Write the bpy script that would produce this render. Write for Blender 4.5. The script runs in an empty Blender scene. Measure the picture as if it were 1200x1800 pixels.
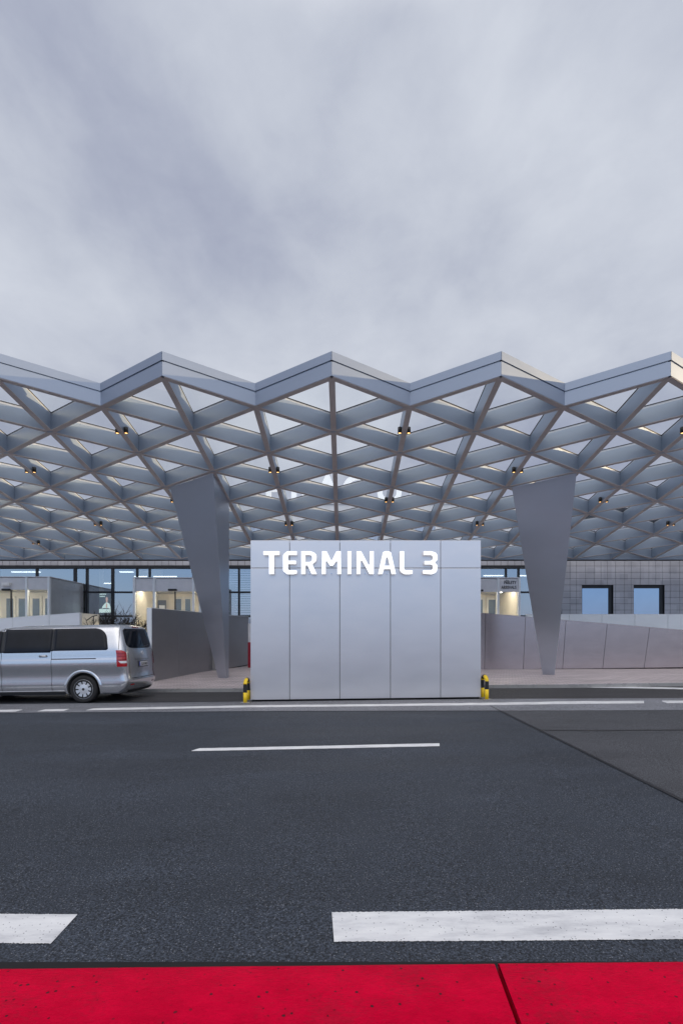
import bpy, bmesh, math, random
from mathutils import Vector, Matrix
random.seed(7)
R = math.radians
sc = bpy.context.scene
C = sc.collection
# ------------------------------------------------------------------ survey helpers
F, CX, HY, EYE = 870.0, 603.0, 1120.0, 1.62
def X(px, Y): return (px - CX) * Y / F
def Z(py, Y): return EYE + (HY - py) * Y / F
SL = 0.0125
def g(x): return 0.01 + SL * max(-16, min(16, x))
def on(px, py, h=0.0):
    Y = (EYE - 0.01 - h) / (SL * (px - CX) / F + (py - HY) / F)
    x = X(px, Y)
    return (x, Y, g(x) + h)

# ------------------------------------------------------------------ materials
M = {}
def nt(name):
    m = bpy.data.materials.new(name); m.use_nodes = True
    t = m.node_tree; t.nodes.clear()
    o = t.nodes.new('ShaderNodeOutputMaterial'); b = t.nodes.new('ShaderNodeBsdfPrincipled')
    t.links.new(b.outputs[0], o.inputs[0]); M[name] = m
    return m, t, b, o
def ramp(t, src, stops):
    r = t.nodes.new('ShaderNodeValToRGB'); t.links.new(src, r.inputs[0])
    e = r.color_ramp.elements
    e[0].position, e[0].color = stops[0][0], (*stops[0][1], 1) if len(stops[0][1]) == 3 else stops[0][1]
    e[1].position, e[1].color = stops[-1][0], (*stops[-1][1], 1)
    for p, c in stops[1:-1]:
        n = e.new(p); n.color = (*c, 1)
    return r.outputs[0]
def noise(t, scale, detail=4, rough=0.55, coord='Object', stretch=(1, 1, 1), dist=0):
    tc = t.nodes.new('ShaderNodeTexCoord'); mp = t.nodes.new('ShaderNodeMapping')
    mp.inputs['Scale'].default_value = stretch
    n = t.nodes.new('ShaderNodeTexNoise')
    n.inputs['Scale'].default_value = scale; n.inputs['Detail'].default_value = detail
    n.inputs['Roughness'].default_value = rough; n.inputs['Distortion'].default_value = dist
    t.links.new(tc.outputs[coord], mp.inputs[0]); t.links.new(mp.outputs[0], n.inputs['Vector'])
    return n.outputs[0]
def voro(t, scale, feature='F1', rnd=1.0):
    tc = t.nodes.new('ShaderNodeTexCoord'); v = t.nodes.new('ShaderNodeTexVoronoi')
    v.feature = feature; v.inputs['Scale'].default_value = scale; v.inputs['Randomness'].default_value = rnd
    t.links.new(tc.outputs['Object'], v.inputs['Vector'])
    return v
def mixc(t, fac, a, b, mode='MIX'):
    m = t.nodes.new('ShaderNodeMix'); m.data_type = 'RGBA'; m.blend_type = mode
    for s, v in ((0, fac), (6, a), (7, b)):
        if isinstance(v, (int, float)): m.inputs[s].default_value = v
        elif isinstance(v, tuple): m.inputs[s].default_value = (*v, 1)
        else: t.links.new(v, m.inputs[s])
    return m.outputs[2]
def bump(t, b, h, strength, dist=0.01):
    n = t.nodes.new('ShaderNodeBump'); n.inputs['Strength'].default_value = strength
    n.inputs['Distance'].default_value = dist
    t.links.new(h, n.inputs['Height']); t.links.new(n.outputs[0], b.inputs['Normal'])
def mth(t, op, a, b=None, c=None):
    n = t.nodes.new('ShaderNodeMath'); n.operation = op
    for i, v in enumerate((a, b, c)):
        if v is None: continue
        if isinstance(v, (int, float)): n.inputs[i].default_value = v
        else: t.links.new(v, n.inputs[i])
    return n.outputs[0]
def simple(name, col, rough=0.5, metal=0.0, var=0.08, scale=3, stretch=(1, 1, 1), bmp=0.0, coat=0.0, rvar=0.08):
    m, t, b, o = nt(name)
    n = noise(t, scale, 5, 0.6, 'Object', stretch)
    c = ramp(t, n, [(0.3, tuple(x * (1 - var) for x in col)), (0.7, tuple(min(1, x * (1 + var)) for x in col))])
    t.links.new(c, b.inputs['Base Color'])
    rr = ramp(t, n, [(0.3, (max(0, rough - rvar),) * 3), (0.7, (rough + rvar,) * 3)])
    t.links.new(rr, b.inputs['Roughness'])
    b.inputs['Metallic'].default_value = metal
    if coat: b.inputs['Coat Weight'].default_value = coat; b.inputs['Coat Roughness'].default_value = 0.05
    if bmp: bump(t, b, n, bmp, 0.004)
    return m
def emit(name, col, s):
    m, t, b, o = nt(name)
    b.inputs['Base Color'].default_value = (*col, 1)
    b.inputs['Emission Color'].default_value = (*col, 1); b.inputs['Emission Strength'].default_value = s
    return m
def glass(name, tint, refl, rough=0.02, fk=0.7):
    m, t, b, o = nt(name)
    t.nodes.remove(b)
    tr = t.nodes.new('ShaderNodeBsdfTransparent'); tr.inputs[0].default_value = (*tint, 1)
    gl = t.nodes.new('ShaderNodeBsdfGlossy'); gl.inputs['Roughness'].default_value = rough
    gl.inputs[0].default_value = (0.95, 0.97, 1, 1)
    lw = t.nodes.new('ShaderNodeLayerWeight'); lw.inputs[0].default_value = 0.25
    f = mth(t, 'MULTIPLY_ADD', lw.outputs['Fresnel'], fk, refl)
    mx = t.nodes.new('ShaderNodeMixShader')
    t.links.new(f, mx.inputs[0]); t.links.new(tr.outputs[0], mx.inputs[1]); t.links.new(gl.outputs[0], mx.inputs[2])
    t.links.new(mx.outputs[0], o.inputs[0])
    return m

def asphalt(name, base, light, spec=0.55, bands=0.0):
    m, t, b, o = nt(name)
    big = noise(t, 0.45, 6, 0.62, stretch=(0.18, 1.5, 1))
    fine = noise(t, 85, 3, 0.75)
    v = voro(t, 92)
    c1 = ramp(t, big, [(0.32, tuple(x * 0.78 for x in base)), (0.68, tuple(x * 1.24 for x in base))])
    grain = ramp(t, fine, [(0.40, (0.30,) * 3), (0.5, (0.92,) * 3), (0.60, (2.1,) * 3)])
    spots = noise(t, 0.9, 6, 0.6, stretch=(0.6, 1.3, 1), dist=.6)
    c1 = mixc(t, 1.0, c1, ramp(t, spots, [(0.36, (0.86,) * 3), (0.46, (1.0,) * 3), (0.56, (1.0,) * 3), (0.68, (1.22,) * 3)]), 'MULTIPLY')
    c2 = mixc(t, 1.0, c1, grain, 'MULTIPLY')
    # aggregate stones showing pale
    sep = t.nodes.new('ShaderNodeSeparateColor'); t.links.new(v.outputs['Color'], sep.inputs[0])
    pick = ramp(t, sep.outputs[0], [(0.80, (0, 0, 0)), (0.93, (1, 1, 1))])
    near = ramp(t, v.outputs['Distance'], [(0.22, (1, 1, 1)), (0.42, (0, 0, 0))])
    st = mixc(t, 1.0, pick, near, 'MULTIPLY')
    c3 = mixc(t, mth(t, 'MULTIPLY', st, spec), c2, light)
    t.links.new(c3, b.inputs['Base Color'])
    rr = ramp(t, big, [(0.3, (0.62,) * 3), (0.7, (0.82,) * 3)])
    t.links.new(rr, b.inputs['Roughness'])
    b.inputs['Specular IOR Level'].default_value = 0.35
    bump(t, b, mth(t, 'ADD', fine, mth(t, 'MULTIPLY', v.outputs['Distance'], -0.7)), 0.55, 0.006)
    return m
asphalt('asphalt', (0.0305, 0.0375, 0.051), (0.34, 0.36, 0.40), 0.55)
asphalt('asphalt_old', (0.055, 0.058, 0.067), (0.33, 0.33, 0.36), 0.4)
asphalt('asphalt_lane', (0.042, 0.041, 0.045), (0.18, 0.18, 0.2), 0.3)
asphalt('asphalt_pale', (0.165, 0.172, 0.195), (0.36, 0.38, 0.42), 0.3)

def line_mat():
    m, t, b, o = nt('road_paint')
    v = voro(t, 52); n = noise(t, 5.0, 7, 0.68, stretch=(0.5, 1.6, 1)); fine = noise(t, 60, 3)
    sep = t.nodes.new('ShaderNodeSeparateColor'); t.links.new(v.outputs['Color'], sep.inputs[0])
    pick = ramp(t, sep.outputs[0], [(0.66, (0, 0, 0)), (0.72, (1, 1, 1))])
    near = ramp(t, v.outputs['Distance'], [(0.14, (1, 1, 1)), (0.25, (0, 0, 0))])
    hole = mixc(t, 1.0, pick, near, 'MULTIPLY')
    base = ramp(t, n, [(0.32, (0.50, 0.51, 0.54)), (0.5, (0.70, 0.71, 0.73)), (0.68, (0.80, 0.81, 0.82))])
    t.links.new(mixc(t, mth(t, 'MULTIPLY', hole, 0.85), base, (0.09, 0.09, 0.11)), b.inputs['Base Color'])
    b.inputs['Roughness'].default_value = 0.6
    bump(t, b, fine, 0.4, 0.004)
line_mat()
def red_mat():
    m, t, b, o = nt('red_paint')
    n = noise(t, 2.5, 6, 0.65); st = noise(t, 6, 7, 0.72, stretch=(0.8, 1.3, 1)); fine = noise(t, 45, 6, 0.75, stretch=(0.6, 1.4, 1))
    v = voro(t, 34)
    sep = t.nodes.new('ShaderNodeSeparateColor'); t.links.new(v.outputs['Color'], sep.inputs[0])
    pick = ramp(t, mth(t, 'ADD', sep.outputs[0], mth(t, 'MULTIPLY_ADD', n, 0.5, -0.25)), [(0.80, (0, 0, 0)), (0.90, (1, 1, 1))])
    near = ramp(t, mth(t, 'ADD', v.outputs['Distance'], mth(t, 'MULTIPLY', fine, 0.6)), [(0.46, (1, 1, 1)), (0.54, (0, 0, 0))])
    hole = mixc(t, 1.0, pick, near, 'MULTIPLY')
    base = ramp(t, st, [(0.35, (0.68, 0.000, 0.034)), (0.65, (0.86, 0.001, 0.046))])
    wear = ramp(t, mth(t, 'MULTIPLY', n, fine), [(0.26, (0, 0, 0)), (0.34, (1, 1, 1))])
    c = mixc(t, mth(t, 'MULTIPLY', wear, 0.28), base, (0.30, 0.02, 0.04))
    t.links.new(mixc(t, mth(t, 'MULTIPLY', hole, 0.9), c, (0.06, 0.03, 0.04)), b.inputs['Base Color'])
    b.inputs['Roughness'].default_value = 0.55
    b.inputs['Specular IOR Level'].default_value = 0.06
    bump(t, b, mth(t, 'SUBTRACT', mth(t, 'ADD', mth(t, 'MULTIPLY', fine, 1.5), mth(t, 'MULTIPLY', st, 0.8)), mth(t, 'MULTIPLY', hole, 0.8)), 0.9, 0.014)
red_mat()
def paving():
    m, t, b, o = nt('paving')
    tc = t.nodes.new('ShaderNodeTexCoord'); br = t.nodes.new('ShaderNodeTexBrick')
    br.inputs['Scale'].default_value = 1.6; br.inputs['Mortar Size'].default_value = 0.02
    br.inputs['Color1'].default_value = (0.52, 0.45, 0.455, 1); br.inputs['Color2'].default_value = (0.60, 0.52, 0.53, 1)
    br.inputs['Mortar'].default_value = (0.27, 0.24, 0.245, 1)
    t.links.new(tc.outputs['Object'], br.inputs[0])
    n = noise(t, 1.2, 6, 0.7, stretch=(0.6, 2.5, 1))
    v = ramp(t, n, [(0.3, (0.68,) * 3), (0.7, (1.25,) * 3)])
    t.links.new(mixc(t, 1.0, br.outputs[0], v, 'MULTIPLY'), b.inputs['Base Color'])
    b.inputs['Roughness'].default_value = 0.5
paving()
def brushed(name, col, rough, metal=0.85, var=0.06, bs=0.06):
    m, t, b, o = nt(name)
    n = noise(t, 1.3, 4, 0.6, stretch=(1, 1, 2.2))
    f = noise(t, 30, 3, 0.6, stretch=(0.05, 0.05, 6))
    c = ramp(t, n, [(0.3, tuple(x * (1 - var) for x in col)), (0.7, tuple(x * (1 + var) for x in col))])
    t.links.new(c, b.inputs['Base Color'])
    t.links.new(mth(t, 'MULTIPLY_ADD', mth(t, 'ADD', n, mth(t, 'MULTIPLY', f, 0.15)), 0.10, rough - 0.06), b.inputs['Roughness'])
    b.inputs['Metallic'].default_value = metal
    if bs > 0.005 and metal > 0.93: bump(t, b, noise(t, 0.7, 0, 0.4, stretch=(1.3, 1, .7)), 0.035, 0.05)   # panels are never quite flat
brushed('sign_metal', (0.80, 0.775, 0.77), 0.335, 0.94, 0.02, 0.008)
brushed('wall_metal', (0.49, 0.425, 0.425), 0.25, 0.92, 0.04, 0.015)
brushed('wall_metal_dark', (0.38, 0.38, 0.40), 0.34, 0.85, 0.04, 0.015)
brushed('wall_metal_pale', (0.80, 0.84, 0.88), 0.42, 0.15, 0.03, 0.01)
brushed('column_metal', (0.48, 0.515, 0.59), 0.35, 0.85, 0.02, 0.004)
simple('flange_bounce_tint', (0.52, 0.49, 0.49), 0.5, 0.1)  # beam undersides: warm, lighter colour stands in for light bounced off the road
simple('upper_glass', (0.55, 0.60, 0.68), 0.2, 0.3)
simple('entrance_side', (0.50, 0.51, 0.53), 0.35, 0.4)
brushed('beam_metal', (0.36, 0.43, 0.525), 0.42, 0.5, 0.03, 0.0)
brushed('fascia_metal', (0.32, 0.375, 0.47), 0.48, 0.72, 0.03, 0.0)
simple('beam_rail', (0.58, 0.61, 0.65), 0.35, 0.3)
simple('black', (0.012, 0.013, 0.016), 0.45)
simple('gap', (0.008, 0.008, 0.01), 0.9)
simple('dark_frame', (0.018, 0.019, 0.024), 0.4)
simple('lamp_black', (0.015, 0.015, 0.015), 0.5)
emit('lamp_glow', (1.0, 0.55, 0.2), 3.0)
emit('letter_white', (0.95, 0.97, 1.0), 0.95)
emit('roof_letter', (0.9, 0.93, 0.95), 0.38)
emit('letter_side', (0.8, 0.82, 0.86), 0.22)  # letter sides are unlit; slight emission lifts them out of shade
emit('led_warm', (1.0, 0.92, 0.78), 22.0)
emit('led_cool', (0.95, 0.97, 1.0), 3.0)
glass('roof_glass', (0.96, 0.975, 0.98), 0.015, 0.02, 0.12)
glass('facade_glass', (0.62, 0.68, 0.66), 0.46)
bm_ = simple('mirror_glass', (0.34, 0.43, 0.56), 0.05, 1.0, 0.04, 0.6, rvar=0.01)
glass('entrance_glass', (0.88, 0.90, 0.90), 0.06)
glass('parapet_glass', (0.75, 0.80, 0.80), 0.25, 0.1)
simple('cream_wall', (0.70, 0.64, 0.52), 0.7)
simple('interior_wall', (0.22, 0.24, 0.22), 0.8)
simple('interior_dark', (0.07, 0.08, 0.09), 0.8)
simple('interior_floor', (0.3, 0.3, 0.3), 0.3)
simple('door_cream', (0.62, 0.60, 0.54), 0.5)
simple('door_glass', (0.10, 0.14, 0.19), 0.15)
simple('pale_cladding', (0.80, 0.81, 0.83), 0.6)
simple('entrance_panel', (0.68, 0.67, 0.69), 0.4, 0.3)
simple('sign_grey', (0.10, 0.105, 0.12), 0.6)
simple('yellow', (0.85, 0.58, 0.01), 0.4, 0, 0.05, 20)
simple('bark', (0.035, 0.03, 0.028), 0.9)
simple('red_plain', (0.35, 0.01, 0.03), 0.4)
simple('joint', (0.03, 0.03, 0.035), 0.95, bmp=0.5, scale=40)
simple('tyre', (0.016, 0.016, 0.018), 0.8)
simple('wheel_silver', (0.66, 0.69, 0.74), 0.35, 0.5)
simple('plastic_dark', (0.03, 0.032, 0.036), 0.5)
simple('van_glass', (0.008, 0.011, 0.018), 0.06, 0.0, 0.3, 2, rvar=0.02)
M['van_glass'].node_tree.nodes['Principled BSDF'].inputs['Specular IOR Level'].default_value = 0.22
simple('tail_red', (0.38, 0.002, 0.008), 0.12, coat=1)
simple('tail_dark', (0.20, 0.002, 0.006), 0.2)
simple('tail_clear', (0.75, 0.76, 0.8), 0.15)
simple('plate_white', (0.72, 0.73, 0.76), 0.4)
simple('plate_blue', (0.02, 0.06, 0.4), 0.4)
simple('chrome', (0.8, 0.8, 0.82), 0.12, 1.0)
def paint():
    m, t, b, o = nt('van_paint')
    n = noise(t, 900, 2); f = ramp(t, n, [(0.3, (0.56, 0.575, 0.61)), (0.7, (0.74, 0.755, 0.79))])
    t.links.new(f, b.inputs['Base Color']); b.inputs['Metallic'].default_value = 0.9
    b.inputs['Roughness'].default_value = 0.22
    b.inputs['Coat Weight'].default_value = 0.7; b.inputs['Coat Roughness'].default_value = 0.04
paint()
def tiles():
    m, t, b, o = nt('tile_cladding')
    tc = t.nodes.new('ShaderNodeTexCoord')
    n = noise(t, 0.8, 4)
    sep = t.nodes.new('ShaderNodeSeparateXYZ'); t.links.new(tc.outputs['Object'], sep.inputs[0])
    # alternate column widths of the cladding come from three interleaved rhythms
    cell = mth(t, 'FLOOR', mth(t, 'MULTIPLY', sep.outputs[0], 2.3)); cz = mth(t, 'FLOOR', mth(t, 'MULTIPLY', sep.outputs[2], 3.0))
    cv = t.nodes.new('ShaderNodeCombineXYZ'); t.links.new(cell, cv.inputs[0]); t.links.new(cz, cv.inputs[1])
    w = t.nodes.new('ShaderNodeTexWhiteNoise'); t.links.new(cv.outputs[0], w.inputs[0])
    c = ramp(t, w.outputs[0], [(0, (0.415, 0.42, 0.465)), (1, (0.51, 0.515, 0.56))])
    c = mixc(t, 1.0, c, ramp(t, n, [(0.3, (0.9,) * 3), (0.7, (1.1,) * 3)]), 'MULTIPLY')
    t.links.new(c, b.inputs['Base Color']); b.inputs['Roughness'].default_value = 0.45; b.inputs['Metallic'].default_value = 0.25
tiles()

# ------------------------------------------------------------------ mesh helpers
class MB:
    def __init__(s): s.bm = bmesh.new(); s.mats = []; s.cur = 0
    def m(s, name):
        if name not in s.mats: s.mats.append(name)
        s.cur = s.mats.index(name); return s
    def face(s, pts, smooth=False):
        vs = [s.bm.verts.new(p) for p in pts]
        f = s.bm.faces.new(vs); f.material_index = s.cur; f.smooth = smooth; return f
    def box(s, x0, x1, y0, y1, z0, z1):
        p = [(x0, y0, z0), (x1, y0, z0), (x1, y1, z0), (x0, y1, z0), (x0, y0, z1), (x1, y0, z1), (x1, y1, z1), (x0, y1, z1)]
        return s.hexa(p)
    def hexa(s, p):
        v = [s.bm.verts.new(q) for q in p]
        for f in ((0, 3, 2, 1), (4, 5, 6, 7), (0, 1, 5, 4), (1, 2, 6, 5), (2, 3, 7, 6), (3, 0, 4, 7)):
            ff = s.bm.faces.new([v[i] for i in f]); ff.material_index = s.cur
        return s
    def beam(s, a, b, w, z0, z1):          # box whose bottom follows a->b, vertical sides
        a, b = Vector(a), Vector(b); d = (b - a); d.z = 0; d.normalize(); n = Vector((-d.y, d.x, 0)) * w / 2
        p = [a + n, a - n, b - n, b + n]
        return s.hexa([q + Vector((0, 0, z0)) for q in p] + [q + Vector((0, 0, z1)) for q in p])
    def prism(s, poly, z0, z1):            # vertical prism over an xy polygon; z may be callable
        f0 = z0 if callable(z0) else (lambda x, y: z0); f1 = z1 if callable(z1) else (lambda x, y: z1)
        lo = [s.bm.verts.new((x, y, f0(x, y))) for x, y in poly]; hi = [s.bm.verts.new((x, y, f1(x, y))) for x, y in poly]
        n = len(poly)
        for f in (list(reversed(lo)), hi): s.bm.faces.new(f).material_index = s.cur
        for i in range(n):
            s.bm.faces.new((lo[i], lo[(i + 1) % n], hi[(i + 1) % n], hi[i])).material_index = s.cur
        return s
    def tube(s, pts, r, seg=10, smooth=True, cap=True):
        pts = [Vector(p) for p in pts]; rings = []
        rr = r if isinstance(r, (list, tuple)) else [r] * len(pts)
        up = None
        for i, p in enumerate(pts):
            d = (pts[min(i + 1, len(pts) - 1)] - pts[max(i - 1, 0)]).normalized()
            if up is None: up = Vector((0, 0, 1)) if abs(d.z) < 0.9 else Vector((1, 0, 0))
            a = d.cross(up); 
            if a.length < 1e-4: a = d.orthogonal()
            a.normalize(); b2 = a.cross(d).normalized(); up = b2
            rings.append([s.bm.verts.new(p + (a * math.cos(t) + b2 * math.sin(t)) * rr[i]) for t in [2 * math.pi * k / seg for k in range(seg)]])
        for i in range(len(rings) - 1):
            for k in range(seg):
                f = s.bm.faces.new((rings[i][k], rings[i][(k + 1) % seg], rings[i + 1][(k + 1) % seg], rings[i + 1][k]))
                f.smooth = smooth; f.material_index = s.cur
        if cap:
            for rg in (rings[0], list(reversed(rings[-1]))):
                s.bm.faces.new(rg).material_index = s.cur
        return s
    def grid(s, rows, smooth=True, closed=False):
        vr = [[s.bm.verts.new(p) for p in r] for r in rows]
        for i in range(len(vr) - 1):
            n = len(vr[i])
            for k in range(n if closed else n - 1):
                try:
                    f = s.bm.faces.new((vr[i][k], vr[i][(k + 1) % n], vr[i + 1][(k + 1) % n], vr[i + 1][k])); f.smooth = smooth; f.material_index = s.cur
                except ValueError: pass
        return vr
    def build(s, name, mat=None, parent=None, bevel=0, loc=None):
        if mat and mat not in s.mats: s.mats.insert(0, mat) if not s.mats else s.mats.append(mat)
        bmesh.ops.recalc_face_normals(s.bm, faces=s.bm.faces)
        me = bpy.data.meshes.new(name)
        off = Vector(loc) if loc else None
        if off: bmesh.ops.translate(s.bm, verts=s.bm.verts, vec=-off)
        s.bm.to_mesh(me); s.bm.free()
        for k in s.mats: me.materials.append(M[k])
        o = bpy.data.objects.new(name, me); C.objects.link(o)
        if off: o.location = off
        if parent:
            o.parent = parent
        if bevel:
            md = o.modifiers.new('bevel', 'BEVEL'); md.width = bevel; md.segments = 2; md.limit_method = 'ANGLE'; md.angle_limit = R(40)
        return o
def mb(mat): return MB().m(mat)
def tag(o, label=None, cat=None, group=None, kind=None):
    if label: o['label'] = label
    if cat: o['category'] = cat
    if group: o['group'] = group
    if kind: o['kind'] = kind
    return o
def thing(name, label, cat, loc=(0, 0, 0), rz=0, group=None):
    o = bpy.data.objects.new(name, None); C.objects.link(o); o.location = loc; o.rotation_euler = (0, 0, rz)
    o.empty_display_size = 0.2
    return tag(o, label, cat, group)
def rebase(root):
    """children were modelled in world coordinates: shift them so that the Empty sits at the thing's base"""
    for c in root.children: c.location = Vector(c.location) - Vector(root.location)

def roundpoly(pts, seg=6):
    out = []; n = len(pts)
    for i in range(n):
        x, y, r = pts[i]; p = Vector((x, y)); a = Vector(pts[i - 1][:2]); b = Vector(pts[(i + 1) % n][:2])
        if r <= 0: out.append((x, y)); continue
        u = (a - p); v = (b - p); lu, lv = u.length, v.length; u.normalize(); v.normalize()
        ang = u.angle(v); d = min(r / math.tan(ang / 2), lu * 0.49, lv * 0.49); rr = d * math.tan(ang / 2)
        c = p + (u + v).normalized() * (rr / math.sin(ang / 2)); s0 = p + u * d - c; s1 = p + v * d - c
        a0 = math.atan2(s0.y, s0.x); da = math.atan2(s1.y, s1.x) - a0
        while da > math.pi: da -= 2 * math.pi
        while da < -math.pi: da += 2 * math.pi
        for k in range(seg + 1):
            t = a0 + da * k / seg; out.append((c.x + rr * math.cos(t), c.y + rr * math.sin(t)))
    return out
def outline_mesh(name, loops, depth, mat, parent=None, mtx=None, scale=1.0):
    cu = bpy.data.curves.new(name, 'CURVE'); cu.dimensions = '2D'; cu.fill_mode = 'BOTH'; cu.extrude = depth / 2; cu.offset = -0.0085
    for lp in loops:
        sp = cu.splines.new('POLY'); sp.points.add(len(lp) - 1); sp.use_cyclic_u = True
        for k, (x, y) in enumerate(lp): sp.points[k].co = (x * scale, y * scale, 0, 1)
    return curve_to_obj(cu, name, mat, parent, mtx)
def curve_to_obj(cu, name, mat, parent=None, mtx=None):
    tmp = bpy.data.objects.new(name, cu); C.objects.link(tmp)
    bpy.context.view_layer.update()
    dg = bpy.context.evaluated_depsgraph_get()
    me = bpy.data.meshes.new_from_object(tmp.evaluated_get(dg))
    bpy.data.objects.remove(tmp)
    me.materials.clear(); me.materials.append(M[mat])
    if mtx: me.transform(mtx)
    o = bpy.data.objects.new(name, me); C.objects.link(o)
    if parent: o.parent = parent
    return o
FRONT = Matrix(((1, 0, 0, 0), (0, 0, -1, 0), (0, 1, 0, 0), (0, 0, 0, 1)))     # xy drawing -> xz, facing -y
def text_mesh(name, body, size, depth, mat, parent, mtx, bold=0.0, align='LEFT'):
    cu = bpy.data.curves.new(name, 'FONT'); cu.body = body; cu.size = size; cu.extrude = depth / 2; cu.offset = bold
    cu.align_x = align
    return curve_to_obj(cu, name, mat, parent, mtx)

# ------------------------------------------------------------------ ground and road
def sheet(name, pts, mat, kind='structure'):
    b = mb(mat); b.face(pts); return tag(b.build(name), kind=kind)
b = mb('asphalt')
xs = [-400, -16, 16, 400]
b.grid([[(x, -300, g(x)) for x in xs], [(x, 600, g(x)) for x in xs]], smooth=False)
tag(b.build('ground'), kind='structure')
def pixsheet(name, poly, mat, h):
    return sheet(name, [on(px, py, h) for px, py in poly], mat)
def strip(name, rows, mat, h):          # rows: (px, ytop, ybottom)
    if mat == 'road_paint':              # worn, slightly ragged edges
        rr = []
        for (p0, t0, q0), (p1, t1, q1) in zip(rows, rows[1:]):
            n = max(1, int((p1 - p0) / (2.2 if t0 > 1500 else 9))) if p1 > p0 - 1 and p0 > -500 and p1 < 1600 else 1
            jj = .55 if t0 > 1500 else .12
            for k in range(n):
                u = k / n; j = 0 if (p1 - p0) < 50 else jj
                rr.append((p0 + (p1 - p0) * u, t0 + (t1 - t0) * u + random.uniform(-j, j), q0 + (q1 - q0) * u + random.uniform(-j, j)))
        rows = rr + [rows[-1]]
    b = mb(mat); b.grid([[on(px, t, h) for px, t, q in rows], [on(px, q, h) for px, t, q in rows]], smooth=False)
    return tag(b.build(name), kind='structure')
strip('service_lane', [(-500, 1208, 1232), (0, 1208, 1235), (440, 1206, 1233), (860, 1200, 1229), (1500, 1192, 1228)], 'asphalt_lane', 0.004)
strip('gutter_strip', [(-500, 1238, 1254), (0, 1238, 1253), (440, 1233, 1250), (860, 1228.5, 1249), (1500, 1226, 1247)], 'asphalt_pale', 0.008)
pixsheet('old_road_surface', [(872, 1244.5), (1204, 1407), (2300, 1600), (1700, 1236), (1500, 1243)], 'asphalt_old', 0.004)
strip('surface_joint', [(861, 1240, 1241), (900, 1259.5, 1260.8), (1000, 1307.9, 1309.6), (1100, 1357, 1359.2), (1210, 1411, 1413.8)], 'joint', 0.012)
strip('surface_seam', [(950, 1282.6, 1283.3), (1050, 1283.5, 1284.3), (1120, 1282.6, 1283.4), (1400, 1281, 1281.9)], 'asphalt_lane', 0.012)
L = 0.004
strip('kerb_gap', [(-500, 1691, 1710), (600, 1690.6, 1709), (1700, 1689.4, 1708)], 'gap', 0.02)
strip('edge_line', [(152, 1248.2, 1248.6), (164, 1245.0, 1248.5), (440, 1239.7, 1243.2), (650, 1237.8, 1241.4), (850, 1235.2, 1239.4), (1000, 1232.6, 1237.4), (1131, 1231.8, 1236.2)], 'road_paint', 0.012)
strip('edge_line', [(1163, 1231.6, 1233.0), (1172, 1231.6, 1236.0), (1500, 1230.2, 1234.6)], 'road_paint', 0.012)
strip('edge_line', [(66, 1250.3, 1250.5), (80, 1246.8, 1250.3), (112, 1246.2, 1249.7), (122, 1246, 1246.3)], 'road_paint', 0.012)
strip('edge_line', [(-120, 1249, 1252.5), (28, 1247.3, 1250.9), (40, 1247.2, 1247.5)], 'road_paint', 0.012)
strip('lane_line', [(337, 1319.3, 1320.2), (351, 1315.2, 1320), (560, 1311, 1316), (763, 1306.5, 1311.6), (772, 1306.4, 1311.5)], 'road_paint', L)
strip('lane_line', [(-900, 1340, 1347), (-380, 1330, 1336)], 'road_paint', L)
strip('guide_line', [(-499, 1604, 1655), (90, 1606.8, 1658.3), (136, 1607, 1608)], 'road_paint', L)
strip('guide_line', [(583, 1603.2, 1604), (587, 1603.2, 1655), (900, 1600.5, 1653.4), (1204, 1597.5, 1650.5), (1500, 1595, 1648)], 'road_paint', L)
strip('guide_line', [(1830, 1592, 1645), (2900, 1582, 1634)], 'road_paint', L)
strip('guide_line', [(-1700, 1598, 1648), (-830, 1602, 1653)], 'road_paint', L)
strip('kerbside_line', [(-300, 1215.6, 1218.8), (235, 1213.6, 1216.6), (430, 1211.6, 1214.6), (650, 1208.6, 1211.6), (860, 1205, 1207.7), (1000, 1205.3, 1208), (1100, 1206.8, 1209.6), (1200, 1208.8, 1211.6), (1500, 1214, 1217)], 'road_paint', 0.009)
# raised pavement in front of the terminal with its kerb
H = 0.10
front = [(-700, 1216), (0, 1212.6), (430, 1209.8), (860, 1203.6), (1000, 1202.8), (1200, 1199.8), (1500, 1194), (2400, 1180)]
fp = [on(px, py, H)[:2] for px, py in front]
back = [(45, 30), (-45, 30)]
b = mb('paving'); poly = fp + back
b.prism(poly, lambda x, y: g(x) - 0.3, lambda x, y: g(x) + H)
tag(b.build('pavement'), kind='structure')
b = mb('joint')
for (x0, y0), (x1, y1) in zip(fp, fp[1:]):
    b.beam((x0, y0 - 0.06, 0), (x1, y1 - 0.06, 0), 0.11, 0, 0.01)
    for v in b.bm.verts[-8:] if False else []: pass
b.bm.free()
b = mb('wall_metal_pale'); kr = [(x, y - 0.13) for x, y in fp]
kb = mb('interior_floor'); kb.prism(kr + [(x, y - 0.002) for x, y in reversed(fp)], lambda x, y: g(x) - 0.2, lambda x, y: g(x) + H + 0.003)
tag(kb.build('kerb'), kind='structure')
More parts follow.
